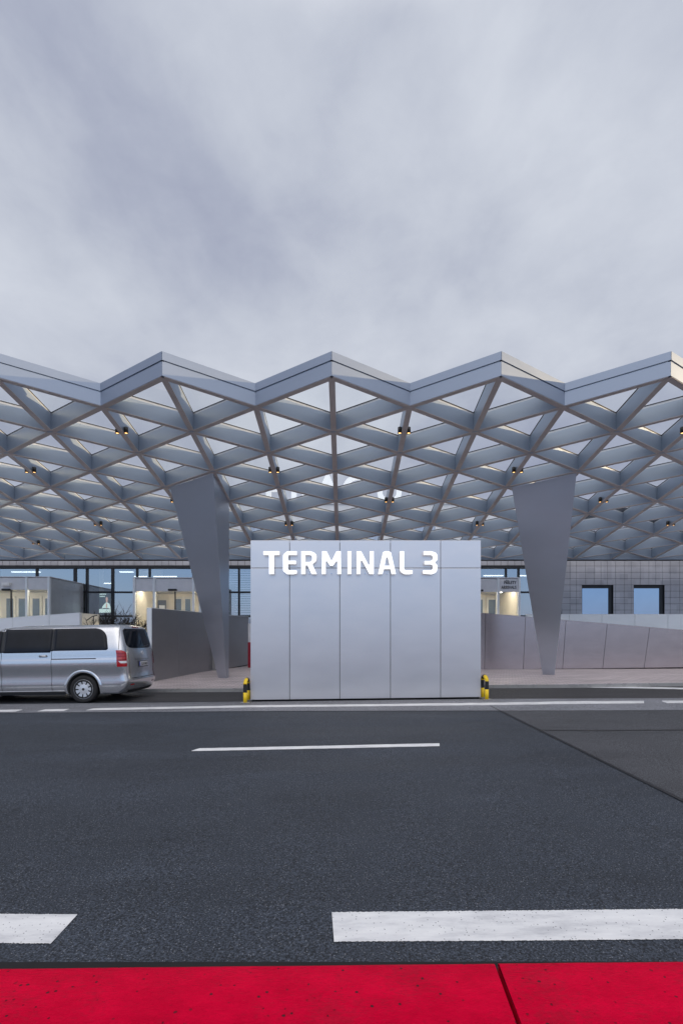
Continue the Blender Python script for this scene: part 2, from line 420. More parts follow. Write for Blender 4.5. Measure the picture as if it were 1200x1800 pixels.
# red kerb on the camera's side, laid in stones with a dark joint between them
def red_kerb(xa, xb, sa, sb):
    ya, yb = 1694.5, 1692.5
    def yt(x): return 2.288 - 0.004 * max(-3, min(3, x)) / 1.5
    k = mb('red_paint')
    n = 14
    lo = [[xa + (xb - xa) * i / n, yt(xa + (xb - xa) * i / n)] for i in range(n + 1)]
    hi = [[xa + sa + (xb + sb - xa - sa) * i / n, 1.86] for i in range(n + 1)]
    zt = lambda x: g(x) + 0.10
    fr = [(x, y + random.uniform(-.0015, .0015)) for x, y in lo]
    rows = [[(x, y, g(x) - 0.1) for x, y in fr], [(x, y, zt(x) - .012) for x, y in fr], [(x, y - .006, zt(x) - .003) for x, y in fr], [(x, y - .02, zt(x)) for x, y in fr], [(x, y, zt(x)) for x, y in hi], [(x, y - .001, zt(x) - .2) for x, y in hi]]
    k.grid(rows, smooth=True)
    k.face([rows[0][0], rows[1][0], rows[4][0], rows[5][0]]); k.face([rows[0][-1], rows[1][-1], rows[4][-1], rows[5][-1]])
    return tag(k.build('red_kerb'), kind='structure')
red_kerb(-2.6, 0.694, 0, -0.026); red_kerb(0.713, 3.2, -0.026, 0); red_kerb(-6.2, -2.612, 0, 0)
for k in range(3): red_kerb(3.212 + 3.6 * k, 6.8 + 3.6 * k, 0, 0); red_kerb(-9.8 - 3.6 * k, -6.212 - 3.6 * k, 0, 0)
b = mb('joint'); b.grid([[(x, 2.37, g(x) + 0.016) for x in (-16, 16)], [(x, 1.5, g(x) + 0.016) for x in (-16, 16)]], smooth=False)
tag(b.build('kerb_bed'), kind='structure')
b = mb('paving'); b.prism([(-30, -4), (30, -4), (30, 1.852), (-30, 1.852)], lambda x, y: g(x) - .2, lambda x, y: g(x) + .1)
tag(b.build('near_pavement'), kind='structure')

# ------------------------------------------------------------------ canopy
A = 3.97; D0 = 11.70; ST = 1.1155; NR = 12; IL = -6.0
def zu(Y): return 9.624 - 0.1609 * Y
def N(i, k):
    Y = D0 + ST * k
    return Vector(((i - 0.068) * A, Y, zu(Y)))
canopy = thing('glass_canopy', 'wide zigzag edged canopy of grey triangular beams under glass, in front of the terminal', 'canopy', (0, 18, 0))
BW, BH = 0.146, 0.50
def beamline(a, b_, off):
    m = mb('beam_metal')
    m.beam(a, b_, BW, off, BH - 0.07 + off)
    m.m('flange_bounce_tint').beam(a, b_, BW + .004, off - .006, off + .012)
    m.m('beam_rail').beam(a, b_, BW - 0.05, BH - 0.07 + off, BH - 0.005 + off)
    m.m('black').beam(a, b_, BW - 0.02, BH - 0.005 + off, BH + 0.012 + off)
    return m.build('beam', parent=canopy)
i = -6.0
depth_lines = []
while i <= 8:
    k0 = 0 if (i == int(i)) else 1
    if i > 2: k0 = int(2 * (i - 2))
    if k0 < NR: beamline(N(i, k0), N(i, NR), -0.004); depth_lines.append((i, k0))
    i += 0.5
for i in range(-6, 3):                      # right-and-back diagonals from the front teeth
    beamline(N(i, 0), N(i + NR / 2, NR), 0.0)
for k in (2, 4, 6, 8, 10): beamline(N(-6, k), N(-6 + (NR - k) / 2, NR), 0.0)
for i in range(-5, 3):                      # left-and-back diagonals
    n = min(NR, int((i + 6) * 2)); beamline(N(i, 0), N(i - n / 2, n), 0.003)
for k in range(1, NR): beamline(N(2 + k / 2, k), N(2 + k / 2 - (NR - k) / 2, NR), 0.003)
# glazing, one strip of triangular panes between neighbouring depth beams
for (i0, k0), (i1, k1) in zip(depth_lines, depth_lines[1:]):
    m = mb('roof_glass'); u = Vector((0, 0, BH - 0.02))
    m.face([N(i0, k0) + u, N(i1, k1) + u, N(i1, NR) + u, N(i0, NR) + u])
    m.build('glass_strip', parent=canopy)
# fascia: shadow gap and cap over the front teeth and the right hand edge
teeth = []
for i in range(-6, 3):
    if i > -6: teeth.append((N(i - 0.5, 1), N(i, 0)))
    teeth.append((N(i, 0), N(i + 0.5, 1) if i < 2 else N(2 + NR / 2, NR)))
for a, b_ in teeth:
    d = (b_ - a); d.z = 0; d.normalize(); n = Vector((d.y, -d.x, 0)); 
    if n.y > 0: n = -n
    ext = 0.018
    m = mb('fascia_metal'); o1 = n * (BW / 2 + 0.006)
    aa, bb = a + o1 - Vector((0, 0, 0)), b_ + o1
    # fit mitres: the outer corner of a tooth sits on its centre line
    def mit(p, q, o):
        # intersection of the offset line with the vertical plane x = corner x
        dd = (q - p); t = (p.x - (p.x + o.x)) / dd.x if abs(dd.x) > 1e-6 else 0
        return p + o + dd * t
    P, Q = mit(a, b_, o1), mit(b_, a, o1)
    P.z = zu(P.y) if False else a.z; Q.z = b_.z
    w = 0.012
    m.beam(P, Q, w, 0.012, 0.345)
    m.build('fascia_panel', parent=canopy)
    m = mb('gap'); m.beam(P - n * 0.02, Q - n * 0.02, w, 0.345, 0.375); m.build('shadow_gap', parent=canopy)
    o2 = n * (BW / 2 + 0.014); P2, Q2 = mit(a, b_, o2), mit(b_, a, o2); P2.z = a.z; Q2.z = b_.z
    m = mb('fascia_metal'); m.beam(P2, Q2, 0.028, 0.375, 0.575)
    m.beam(P2 - n * 0.10, Q2 - n * 0.10, 0.172, 0.555, 0.578)
    m.build('fascia_cap', parent=canopy)
e = mb('beam_metal'); e.beam(N(-6, NR) + Vector((0, .1, 0)), N(8, NR) + Vector((0, .1, 0)), .2, -0.02, .30); e.build('edge_beam', parent=canopy)
e = mb('dark_frame'); e.beam(N(-6, NR) + Vector((0, .28, 0)), N(8, NR) + Vector((0, .28, 0)), .16, -0.05, .12); e.build('gutter', parent=canopy)
# welded node posts of the nearer rows
np0 = None; cnt = 0
for k in range(2, 10):
    i = -6.0 + (0.5 if k % 2 else 0)
    while i <= 2 + k / 2 + 1e-6 and cnt < 98:
        p = N(i, k); i += 1
        if p.x < -12.5 - .6 * k or k < 2 or abs((i - 1) - (2 + k / 2)) < .1: continue
        cnt += 1
        if np0 is None:
            q = mb('beam_metal'); q.tube([(0, 0, -.008), (0, 0, BH - .075)], .104, 6, smooth=False); np0 = q.build('node_post', parent=canopy); np0.location = p
        else:
            c = np0.copy(); C.objects.link(c); c.location = p; c.parent = canopy
# spotlight pairs
spot0 = None
def spot(p):
    m = mb('lamp_black'); m.tube([(0, 0, 0.0148), (0, 0, 0.17)], 0.056, 14); m.tube([(0, 0, 0.16), (0, 0, 0.19)], 0.02, 8)
    m.tube([(0, 0, 0.0), (0, 0, 0.016)], 0.058, 14, cap=False)
    o = m.build('spotlight', parent=canopy); o.location = p
    l = mb('lamp_glow'); l.tube([(0, 0, 0.008), (0, 0, 0.0145)], 0.036, 12); l.build('lens', parent=o)
    return o
for k in range(2, 12, 2):
    for q in range(-6, 8):
        i = q + 0.5
        if (q % 2 == 0) != (k % 4 == 2): continue
        if i > 2 + k / 2 - 0.4: continue
        if i < -5.2: continue
        for s in (-1, 1):
            p = N(i, k) + Vector((s * 0.125, 0.0, -0.03))
            if spot0 is None: spot0 = spot(p)
            else:
                c = spot0.copy(); C.objects.link(c); c.location = p; c.parent = canopy
                for ch in spot0.children:
                    d = ch.copy(); C.objects.link(d); d.parent = c
rebase(canopy)
# columns: slender three sided tapered shafts
def column(ic, label):
    a, b_, c = N(ic, 4), N(ic - 0.5, 5), N(ic, 6)
    base = Vector((c.x, c.y, g(c.x) + H - 0.01))
    A2, B2, C2 = base + Vector((0, -0.40, 0)), base + Vector((-0.34, -0.18, 0)), base + Vector((0.0, 0.0, 0))
    m = mb('column_metal')
    dz = Vector((0, 0, -0.012))
    tri = [a + dz + Vector((0.03, 0, 0)), b_ + dz, c + dz + Vector((0.03, 0, 0))]; bot = [A2, B2, C2]
    cen = (tri[0] + tri[1] + tri[2]) / 3
    tri = [tri[0].lerp(cen, .07), tri[1].lerp(cen, .14), tri[2].lerp(cen, .02)]
    for q_ in tri: q_.z = zu(q_.y) - .004
    steps = 10; rows = []
    for s in range(steps + 1):
        t = s / steps; rows.append([bot[j].lerp(tri[j], t) for j in range(3)])
    m.grid(rows, smooth=False, closed=True)
    m.face(rows[-1]); m.face(list(reversed(rows[0])))
    m.build('shaft', parent=root_of(base, label), bevel=0.012)
def root_of(base, label):
    global _last
    _last = thing('canopy_column', label, 'column', tuple(base), 0, 'tapered columns carrying the canopy'); return _last
for ic, lab in ((-1, 'tapered three sided grey column between the silver van and the TERMINAL 3 sign'), (2, 'tapered grey column right of the TERMINAL 3 sign, in front of the ramp wall')):
    column(ic, lab); rebase(_last)
    bp = mb('wall_metal_dark'); x, y, z = _last.location
    bp.box(-0.42, 0.08, -0.52, 0.06, 0.006, 0.02); bp.build('base_plate', parent=_last)

# ------------------------------------------------------------------ big sign
SY = 12.5
sx0, sx1 = X(440, SY), X(845, SY); zt = Z(950, SY)
sign = thing('terminal_sign', 'free standing brushed metal wall with white glowing letters TERMINAL 3', 'sign', ((sx0 + sx1) / 2, SY, g(0.5)))
s0 = Vector(sign.location)
m = mb('gap'); m.prism([(sx0 + .04, SY + .05), (sx1 - .04, SY + .05), (sx1 - .04, SY + .60), (sx0 + .04, SY + .60)], lambda x, y: g(x) + .004, lambda x, y: zt - .05)
m.build('core', parent=sign)
seams = [440, 509, 597, 686, 774, 845]
zs = Z(998.5, SY)
for j in range(5):
    x0, x1 = X(seams[j], SY) + .006, X(seams[j + 1], SY) - .006
    for lo, hi in ((None, zs - .006), (zs + .006, zt)):
        m = mb('sign_metal')
        m.prism([(x0, SY), (x1, SY), (x1, SY + .045), (x0, SY + .045)], (lambda x, y: g(x) + .055) if lo is None else lo, hi)
        m.build('panel', parent=sign, bevel=0.004)
        m = mb('sign_metal')
        m.prism([(x0, SY + .605), (x1, SY + .605), (x1, SY + .65), (x0, SY + .65)], (lambda x, y: g(x) + .055) if lo is None else lo, hi)
        m.build('panel', parent=sign, bevel=0.004)
for xa, xb in ((sx0 + .0, sx0 + .038), (sx1 - .038, sx1 - .0)):
    for lo, hi in ((g(xa) + .055, zs - .006), (zs + .006, zt)):
        m = mb('sign_metal'); m.box(xa, xb, SY + .047, SY + .603, lo, hi); m.build('side_panel', parent=sign)
m = mb('sign_metal'); m.box(sx0 + .04, sx1 - .04, SY + .047, SY + .603, zt - .048, zt - .004); m.build('top_panel', parent=sign)
# lettering, outlines in 0.01 mm style units read off the sign: x 46..1158, y 68..218
def P(*a): return [tuple(q) if len(q) == 3 else (q[0], q[1], 0) for q in a]
S = 3
glyphs = [
 ('T', [P((46,68,S),(152,68,S),(152,96,S),(117,96,2),(117,218,S),(82,218,S),(82,96,2),(46,96,S))]),
 ('E', [P((198,68,24),(263,68,S),(263,96,S),(210,96,9),(206,100,3),(206,128,0),(257,128,S),(257,154,S),(206,154,0),(206,182,8),(212,190,8),(263,190,S),(263,214,6),(240,219,10),(198,219,24),(171,196,22),(171,92,22))]),
 ('R', [P((287,68,S),(350,68,30),(388,84,28),(388,132,24),(362,154,8),(392,218,S),(354,218,4),(328,162,2),(318,162,0),(318,218,S),(287,218,S)),
        P((318,95,0),(344,95,10),(356,101,8),(356,128,10),(344,136,8),(318,136,0))]),
 ('M', [P((420,68,S),(452,68,5),(482,130,3),(512,68,5),(543,68,S),(545,218,S),(517,218,S),(517,128,3),(493,164,4),(471,164,4),(447,128,3),(447,218,S),(418,218,S))]),
 ('I', [P((582,68,S),(610,68,S),(610,218,S),(582,218,S))]),
 ('N', [P((640,68,S),(672,68,6),(724,166,4),(724,68,S),(753,68,S),(753,218,S),(722,218,6),(670,120,4),(668,218,S),(640,218,S))]),
 ('A', [P((808,74,12),(824,68,8),(848,68,8),(862,76,12),(895,218,S),(862,218,S),(856,186,2),(817,186,2),(808,218,S),(776,218,S)),
        P((835,96,4),(850,160,1),(822,160,1))]),
 ('L', [P((916,68,S),(946,68,S),(946,180,8),(952,190,8),(1000,190,S),(1000,215,6),(975,219,8),(945,219,24),(916,200,24))]),
 ('3', [P((1066,68,S),(1118,68,30),(1158,80,30),(1158,126,16),(1142,142,4),(1158,158,16),(1156,206,30),(1118,220,30),(1062,214,S),(1062,190,S),(1114,190,10),(1125,184,10),(1125,160,10),(1114,156,6),(1072,156,S),(1072,130,S),(1112,130,8),(1125,122,10),(1125,102,10),(1114,96,6),(1066,96,S))]),
]
u = 1 / 3.636
for ch, loops in glyphs:
    lp = []
    for q in loops:
        pts = roundpoly(q)
        lp.append([(X(450 + x * u, SY - .09), Z(950 + y * u, SY - .09)) for x, y in pts])
    o = outline_mesh('letter', lp, 0.05, 'letter_white', sign, Matrix.Translation((0, SY - .09, 0)) @ FRONT)
    o.data.materials.append(M['letter_side'])
    for f_ in o.data.polygons:
        if f_.normal.y > -0.5: f_.material_index = 1
    tag(o, 'glowing white %s %s' % ('digit' if ch == '3' else 'letter', ch))
    # stand-off studs
    xsn = [p[0] for p in lp[0]]; 
    st = mb('chrome'); xm = (min(xsn) + max(xsn)) / 2
    st.tube([(xm, SY - .06, Z(1008.5, SY)), (xm, SY + .001, Z(1008.5, SY))], .012, 8); st.build('stud', parent=o)
rebase(sign)

# ------------------------------------------------------------------ striped hoop guards
def hoop(pxf, pyf, pxb, pyb, label):
    a = Vector(on(pxf, pyf)); b_ = Vector(on(pxb, pyb)); root = thing('hoop_guard', label, 'bollard', tuple(a), 0, 'yellow and black hoop guards at the sign')
    v = b_ - a; v.z = 0; ln = v.length; d = v.normalized(); h = 0.62; r = 0.047; rc = ln / 2
    def at(s, z): return d * s + Vector((0, 0, z))
    zb = [(0, .27, 'yellow'), (.27, .47, 'black')]
    m = MB()
    for s in (0, ln):
        for z0, z1, mt in zb: m.m(mt).tube([at(s, z0), at(s, z1)], r, 14, cap=(z0 == 0))
    arc = [at(0, .47)] + [at(ln / 2 - rc * math.cos(t), h - rc * .45 - r + rc * .45 * math.sin(t) + .0) for t in [math.pi * k / 14 for k in range(15)]] + [at(ln, .47)]
    m.m('yellow').tube(arc[:8], r, 14, cap=False); m.m('black').tube(arc[7:13], r, 14, cap=False); m.m('yellow').tube(arc[12:], r, 14, cap=False)
    m.build('hoop', parent=root)
    for s in (0, ln):
        f = mb('interior_floor'); p = at(s, 0); f.box(p.x - .11, p.x + .11, p.y - .09, p.y + .09, .013, .024); f.build('foot_plate', parent=root)
hoop(431, 1236.5, 436.5, 1231.5, 'yellow and black striped hoop guard at the left end of the TERMINAL 3 sign')
hoop(855, 1230.5, 847.5, 1227, 'yellow and black striped hoop guard at the right end of the TERMINAL 3 sign')

# ------------------------------------------------------------------ ramp walls
def wall(name, label, a, b_, ztop, zbase, th, mat, seams, lean=0.0, cat='wall', cap=None, capmat=None):
    """vertical panelled wall from plan point a to b_, ztop(t)/zbase(t); seams are t values"""
    a, b_ = Vector((*a, 0)), Vector((*b_, 0)); d = (b_ - a); ln = d.length; d.normalize(); n = Vector((-d.y, d.x, 0))
    root = thing(name, label, cat, (a.x, a.y, zbase(0)))
    ts = [0] + seams + [1]; gp = .007 / ln
    m = mb('gap')
    def ring(t0, t1, o0, o1, z0off, z1off, lean0, lean1):
        pl = []
        for zf, off, ln_ in ((zbase, z0off, 0), (ztop, z1off, 1)):
            q = []
            for t, o, le in ((t0, o0, lean0), (t1, o0, lean1), (t1, o1, lean1), (t0, o1, lean0)):
                tt = t + (le if ln_ else 0)
                p = a + d * (ln * tt) + n * o; q.append(Vector((p.x, p.y, zf(tt) + off)))
            pl += q
        return pl
    m.hexa(ring(.002, .998, .03, th - .03, 0, -.03, 0, 0)); m.build('core', parent=root)
    for j in range(len(ts) - 1):
        t0, t1 = ts[j] + gp, ts[j + 1] - gp; l0 = lean(t0) if j and lean else 0; l1 = lean(t1) if lean and j < len(ts) - 2 else 0
        m = mb(mat); m.hexa(ring(t0, t1, 0, .028, .04, 0, l0, l1)); m.build('panel', parent=root, bevel=.003)
        m = mb(mat); m.hexa(ring(t0, t1, th - .028, th, .04, 0, l0, l1)); m.build('panel', parent=root)
    m = mb(capmat or mat); m.hexa([Vector(p) + Vector((0, 0, .002 if k < 4 else .022)) for k, p in enumerate([q for q in ring(0, 1, .0, th, 0, 0, 0, 0)[4:]] * 2)])
    m.build('coping', parent=root)
    for t, s in ((0, -1), (1, 1)):
        p = a + d * (ln * t)
        q0, q1 = p + d * s * .002, p + d * s * .02
        z0, z1 = zbase(t) + .04, ztop(t) + .02
        q = [q0, q1, q1 + n * th, q0 + n * th]
        m = mb(capmat or mat); m.hexa([v + Vector((0, 0, z0)) for v in q] + [v + Vector((0, 0, z1)) for v in q]); m.build('end_panel', parent=root)
    rebase(root); return root
lerp = lambda a, b: (lambda t: a + (b - a) * t)
WY = 21.6
xa, xb = X(740, WY), X(1420, WY)
tt = lambda px: (X(px, WY) - xa) / (xb - xa)
zr = lambda t: Z(1078 + (xa + (xb - xa) * t - X(845, WY)) * F / WY * (30 / 355.), WY)
wall('ramp_wall', 'long brownish metal ramp wall with slanted joints, right of the sign', (xa, WY), (xb, WY), zr, lambda t: g(xa + (xb - xa) * t) + H - .03, .16, 'wall_metal',
     [tt(p) for p in (782, 851, 919, 988, 1058.5, 1131, 1204, 1278, 1353)], lean=lambda t: max(0, (xa + (xb - xa) * t - X(780, WY))) / (xb - xa) * .029)
W2Y = 23.2
wall('parapet_wall', 'pale parapet wall above the brown ramp wall, under the two square windows', (X(925, W2Y), W2Y), (X(1500, W2Y), W2Y), lambda t: Z(1080.3, W2Y), lambda t: 1.05, .12, 'wall_metal_pale',
     [(p - 925) / 575 for p in (1000, 1057, 1115, 1173, 1231, 1290, 1350, 1420)])
wall('entrance_wall', 'tall dark metal wall panel running back behind the van and the left column', (-6.60, 17.1), (-4.93, 25.9), lambda t: 2.62 + .05 * t, lambda t: .03 + .12 * t, .18, 'wall_metal_dark',
     [0.205, 0.62], capmat='wall_metal_pale')
W3Y = 21.4
wall('ramp_wall', 'low pale metal ramp wall sloping up to the right behind the van roof', (X(-260, W3Y), W3Y), (X(140, W3Y), W3Y), lerp(Z(1107, W3Y), Z(1077.5, W3Y)), lambda t: g(-15) + H - .03, .16, 'wall_metal_pale',
     [(p + 260) / 400 for p in (-185, -110, -43, 23, 87)])
wall('return_wall', 'short warm lit end of the ramp wall beside the bare shrubs', (X(141, 22.75), 22.75), (X(173, 22.75), 22.75), lerp(Z(1078.5, 22.7), Z(1080.5, 22.7)), lambda t: 1.05, .12, 'cream_wall', [.5])
# raised deck behind the ramp walls
b = mb('interior_floor'); b.box(-26, -5.6, 21.7, 26.3, .1, 1.05); tag(b.build('entrance_deck'), kind='structure')
b = mb('interior_floor'); b.box(3.2, 26, 21.9, 26.3, .1, 1.05); tag(b.build('entrance_deck'), kind='structure')
# handrail on the left ramp end
r_ = thing('handrail', 'short metal handrail behind the low pale ramp wall', 'handrail', (X(160, 22.3), 22.3, 1.05))
m = mb('plastic_dark'); m.tube([(X(152, 22.3), 22.3, 2.36), (X(163, 22.3), 22.3, 2.56), (X(171, 22.3), 22.3, 2.60)], .022, 8); m.build('rail', parent=r_)
m = mb('plastic_dark'); m.tube([(X(165, 22.3), 22.3, 1.05), (X(165, 22.3), 22.3, 2.57)], .02, 8); m.build('post', parent=r_); m = mb('led_warm'); m.box(X(149, 22.35), X(170, 22.35), 22.36, 22.38, 2.02, 2.04); m.build('light_strip', parent=r_); rebase(r_)
# ------------------------------------------------------------------ terminal building
BY = 26.5
bx = lambda px: X(px, BY); bz = lambda py: Z(py, BY)
bld = thing('terminal_building', 'terminal building with dark framed glass front and grey tiled wall', 'building', (0, BY + 5, 0))
ZTOP = 8.85; zb0, zb1 = bz(999), bz(994)
# tiled wall at the right with two window openings
tx0 = bx(985); tx1 = bx(1560)
wins = [(bx(1022), bx(1077)), (bx(1113), bx(1167)), (bx(1290), bx(1345)), (bx(1380), bx(1435))]; wz0, wz1 = 0.6, bz(1028)
colx = []; px = 985
seq = [16, 11.5, 16, 15, 12, 11.5, 14]; k = 0
while px < 1560: colx.append(px); px += seq[k % 7]; k += 1
m = mb('dark_frame'); 
segs = [tx0] + [v for w in wins for v in w] + [tx1]
for j in range(0, len(segs), 2): m.box(segs[j], segs[j + 1], BY + .02, BY + .4, 0, ZTOP - .3)
for w in wins: m.box(w[0], w[1], BY + .02, BY + .4, wz1, ZTOP - .3)
m.build('wall_backing', parent=bld)
m = mb('tile_cladding'); rowh = 0.337
def clipbox(x0, x1, z0, z1):
    for w in wins:
        if x1 > w[0] + .02 and x0 < w[1] - .02 and z0 < wz1 - .02:
            if x0 < w[0] - .05: clipbox(x0, w[0], z0, z1)
            if x1 > w[1] + .05: clipbox(w[1], x1, z0, z1)
            if z1 > wz1 + .05: clipbox(max(x0, w[0]), min(x1, w[1]), wz1, z1)
            return
    m.box(x0 + .008, x1 - .008, BY, BY + .025, z0 + .008, z1 - .008)
z = wz1 + rowh * 4
nrow = int(z / rowh)
for c0, c1 in zip(colx, colx[1:]):
    for j in range(nrow + 10):
        zz1 = z + rowh * 6 - j * rowh; zz0 = zz1 - rowh
        if zz0 < 0.3 or zz1 > 7.8: continue
        clipbox(bx(c0), bx(c1), zz0, zz1)
m.build('tile_cladding', parent=bld)
for w in wins:
    fr = mb('dark_frame'); x0, x1 = w; t = .17
    fr.box(x0, x1, BY + .10, BY + .2, wz1 - t, wz1); fr.box(x1 - t, x1, BY + .10, BY + .2, wz0, wz1 - t); fr.box(x0, x0 + .06, BY + .10, BY + .2, wz0, wz1 - t)
    fr.box(x0 + .06, x1 - t, BY + .10, BY + .2, wz0, wz0 + .06)
    f = fr.build('window', parent=bld)
    gm = mb('mirror_glass')
    gm.box(x0 + .06, x1 - t, BY + .15, BY + .17, wz0 + .06, wz1 - t); gm.build('pane', parent=f)
# tile band over the glazing
m = mb('tile_cladding'); x = bx(-420)
while x < tx0 - .2:
    x2 = min(x + .37, tx0 - .01); m.box(x + .01, x2 - .01, BY, BY + .3, zb1 + .01, bz(975)); x = x2
m.build('tile_band', parent=bld)
m = mb('gap'); m.box(bx(-420), tx0, BY + .03, BY + .28, zb1, 5.95); m.build('band_backing', parent=bld)
m = mb('dark_frame'); m.box(bx(-420), tx0, BY - .04, BY + .2, zb0, zb1); m.build('header', parent=bld)
# upper storeys behind the canopy glass
m = mb('pale_cladding'); m.box(bx(-420), tx1, BY + .42, BY + 12, ZTOP - 1.1, ZTOP); m.box(bx(-420), tx1, BY + .41, BY + .6, 6.2, 6.9)
for x in range(-34, 32, 3): m.box(x, x + 1.9, BY + .41, BY + .6, 6.9, ZTOP - 1.1)
m.build('upper_wall', parent=bld)
for x in range(-34, 29, 3):
    w = mb('upper_glass'); w.box(x + 1.9, x + 3, BY + .5, BY + .55, 6.9, ZTOP - 1.1); w.build('window', parent=bld)
m = mb('pale_cladding'); m.box(bx(-420), tx1, BY + .35, BY + 12.1, ZTOP, ZTOP + .08); m.build('roof', parent=bld)
# curtain wall: mullions, transoms, panes
mull = [-420, -340, -260, -180, -92, -4, 65, 132, 153, 198, 241, 263, 340, 420, 500, 560, 620, 680, 740, 800, 889, 911, 985]
thick = {132: .13, 198: .12, 153: .10}
for p in mull:
    w = thick.get(p, .09); m = mb('dark_frame'); m.box(bx(p) - w / 2, bx(p) + w / 2, BY - .03, BY + .10, 0, zb0); m.build('mullion', parent=bld)
trans = [bz(1041), bz(1083)]
for tz in trans:
    for p0, p1 in zip(mull, mull[1:]):
        m = mb('dark_frame'); m.box(bx(p0) + thick.get(p0, .09) / 2, bx(p1) - thick.get(p1, .09) / 2, BY - .02, BY + .09, tz - .045, tz + .045); m.build('transom', parent=bld)
for p0, p1 in zip(mull, mull[1:]):
    m = mb('facade_glass'); zz = [0.1] + [trans[1], trans[0]] + [zb0]
    for z0, z1 in zip(zz, zz[1:]): m.face([(bx(p0) + .04, BY + .05, z0 + .03), (bx(p1) - .04, BY + .05, z0 + .03), (bx(p1) - .04, BY + .05, z1 - .03), (bx(p0) + .04, BY + .05, z1 - .03)])
    m.build('glazing', parent=bld)
# interior hall
m = mb('interior_wall'); m.box(bx(-420), tx0, BY + 6.0, BY + 6.2, 0, 5.9); m.build('interior_wall', parent=bld)
m = mb('interior_dark'); m.box(bx(-420), tx0, BY + .45, BY + 6, 5.75, 5.9); m.build('ceiling', parent=bld)
m = mb('interior_floor'); m.box(bx(-420), tx0, BY + .45, BY + 6, .9, 1.05); m.build('floor', parent=bld)
m = mb('cream_wall')
m.box(bx(160), bx(164), BY + .9, BY + 1.2, 1.05, 5.7); m.box(bx(193), bx(240), BY + 3.6, BY + 3.9, 1.05, 5.7)
m.build('pillar', parent=bld)
m = mb('interior_dark'); m.box(bx(-420), bx(100), BY + 2.6, BY + 2.7, 1.05, 5.7); m.box(bx(300), bx(990), BY + 3.6, BY + 3.7, 1.05, 5.7); m.build('partition', parent=bld)
for p, w, y in ((176, 20, 3.0), (236, 22, 3.0), (270, 40, 2.4), (345, 44, 2.4), (20, 50, 2.0), (-80, 60, 2.), (850, 34, 1.6), (913, 26, 1.6), (410, 40, 1.4), (440, 60, 3.2), (210, 24, 1.6)):
    m = mb('led_cool'); zc = Z({176: 1026, 236: 1014, 270: 1014, 345: 1014, 850: 1012.5, 913: 1012.5}.get(p, 1006), BY + y)
    m.box(X(p, BY + y), X(p + w, BY + y), BY + y, BY + y + .12, min(zc, 5.65), min(zc, 5.65) + .05); m.build('ceiling_light', parent=bld)
rebase(bld)
# blinds behind the pane beside the left column
bl = thing('window_blind', 'pale slatted blind behind the window left of the TERMINAL 3 sign', 'blind', (bx(418), BY + .4, 2.0))
m = mb('pale_cladding'); z = 2.6
while z < 5.3: m.box(bx(398), bx(444), BY + .35, BY + .40, z, z + .085); z += .125
m.build('slats', parent=bl); rebase(bl)
gp_ = thing('interior_plant', 'green leafy plant inside the window left of the TERMINAL 3 sign', 'plant', (bx(406), BY + .3, 1.05))
simple('leaf', (0.10, 0.16, 0.05), 0.6)
m = mb('leaf')
for _ in range(420):
    cx_, cz_ = bx(random.gauss(405, 4.5)), random.uniform(2.6, 4.35); s = random.uniform(.04, .09); a = random.uniform(0, 6.28)
    cy = BY + random.uniform(.13, .32)
    m.face([(cx_ + s * math.cos(a), cy, cz_ + s * math.sin(a)), (cx_ - s * .4 * math.sin(a), cy + .03, cz_ + s * .4 * math.cos(a)), (cx_ - s * math.cos(a), cy, cz_ - s * math.sin(a)), (cx_ + s * .4 * math.sin(a), cy - .02, cz_ - s * .4 * math.cos(a))])
m.build('foliage', parent=gp_)
m = mb('bark'); m.tube([(bx(405), BY + .22, 1.2), (bx(406), BY + .22, 2.6), (bx(404), BY + .22, 4.1)], [.04, .03, .01], 6); m.build('stem', parent=gp_)
m = mb('sign_grey'); m.tube([(bx(405), BY + .26, 1.06), (bx(405), BY + .26, 1.5)], [.16, .2], 14); m.build('pot', parent=gp_); rebase(gp_)
# lit display in the hall
scr = thing('display_screen', 'lit advertising screen showing a person in white, behind the glass', 'screen', (bx(185), BY + .8, 1.05))
emit('screen_dark', (0.03, 0.06, 0.075), 1.0); emit('screen_white', (0.75, 0.9, 0.88), 1.6); emit('screen_skin', (0.7, 0.42, 0.34), 1.5)
SYY = BY + .7; qx = lambda p: X(p, SYY); qz = lambda p: Z(p, SYY)
m = mb('screen_dark'); m.box(qx(174.5), qx(195), SYY, SYY + .06, qz(1078), qz(1042)); m.build('screen_face', parent=scr)
m = mb('screen_white')
for x0, x1, y0, y1 in ((175.5, 187, 1043.5, 1045.6), (175.5, 184, 1047.5, 1049.6)):
    x = x0
    while x < x1: m.box(qx(x), qx(x + .75), SYY - .004, SYY, qz(y1 - random.uniform(0, .5)), qz(y0)); x += 1.05
m.build('headline', parent=scr)
m = mb('screen_white'); m.box(qx(174.6), qx(194.9), SYY - .003, SYY, qz(1077), qz(1070.5)); m.build('lower_band', parent=scr)
def flat(mat, pts, name, y):
    o = mb(mat); P0 = [(qx(a), y, qz(c)) for a, c in pts]; P1 = [(qx(a), y + .003, qz(c)) for a, c in pts]
    n = len(pts); o.face(P0); o.face(list(reversed(P1)))
    for i in range(n): o.face([P0[i], P0[(i + 1) % n], P1[(i + 1) % n], P1[i]])
    return o.build(name, parent=scr)
flat('screen_white', [(179, 1070.5), (181, 1065), (184.5, 1061), (187, 1059), (189.5, 1059), (192.5, 1061), (194.5, 1066), (194.7, 1070.4), (190, 1068.5), (187.5, 1069), (183, 1068.6)], 'figure_clothes', SYY - .004)
flat('screen_skin', [(186.6, 1050.6), (188.2, 1049.3), (189.8, 1050.6), (190.1, 1054), (189.2, 1058), (188, 1059.4), (186.9, 1057.8), (186.2, 1054)], 'figure_face', SYY - .008)
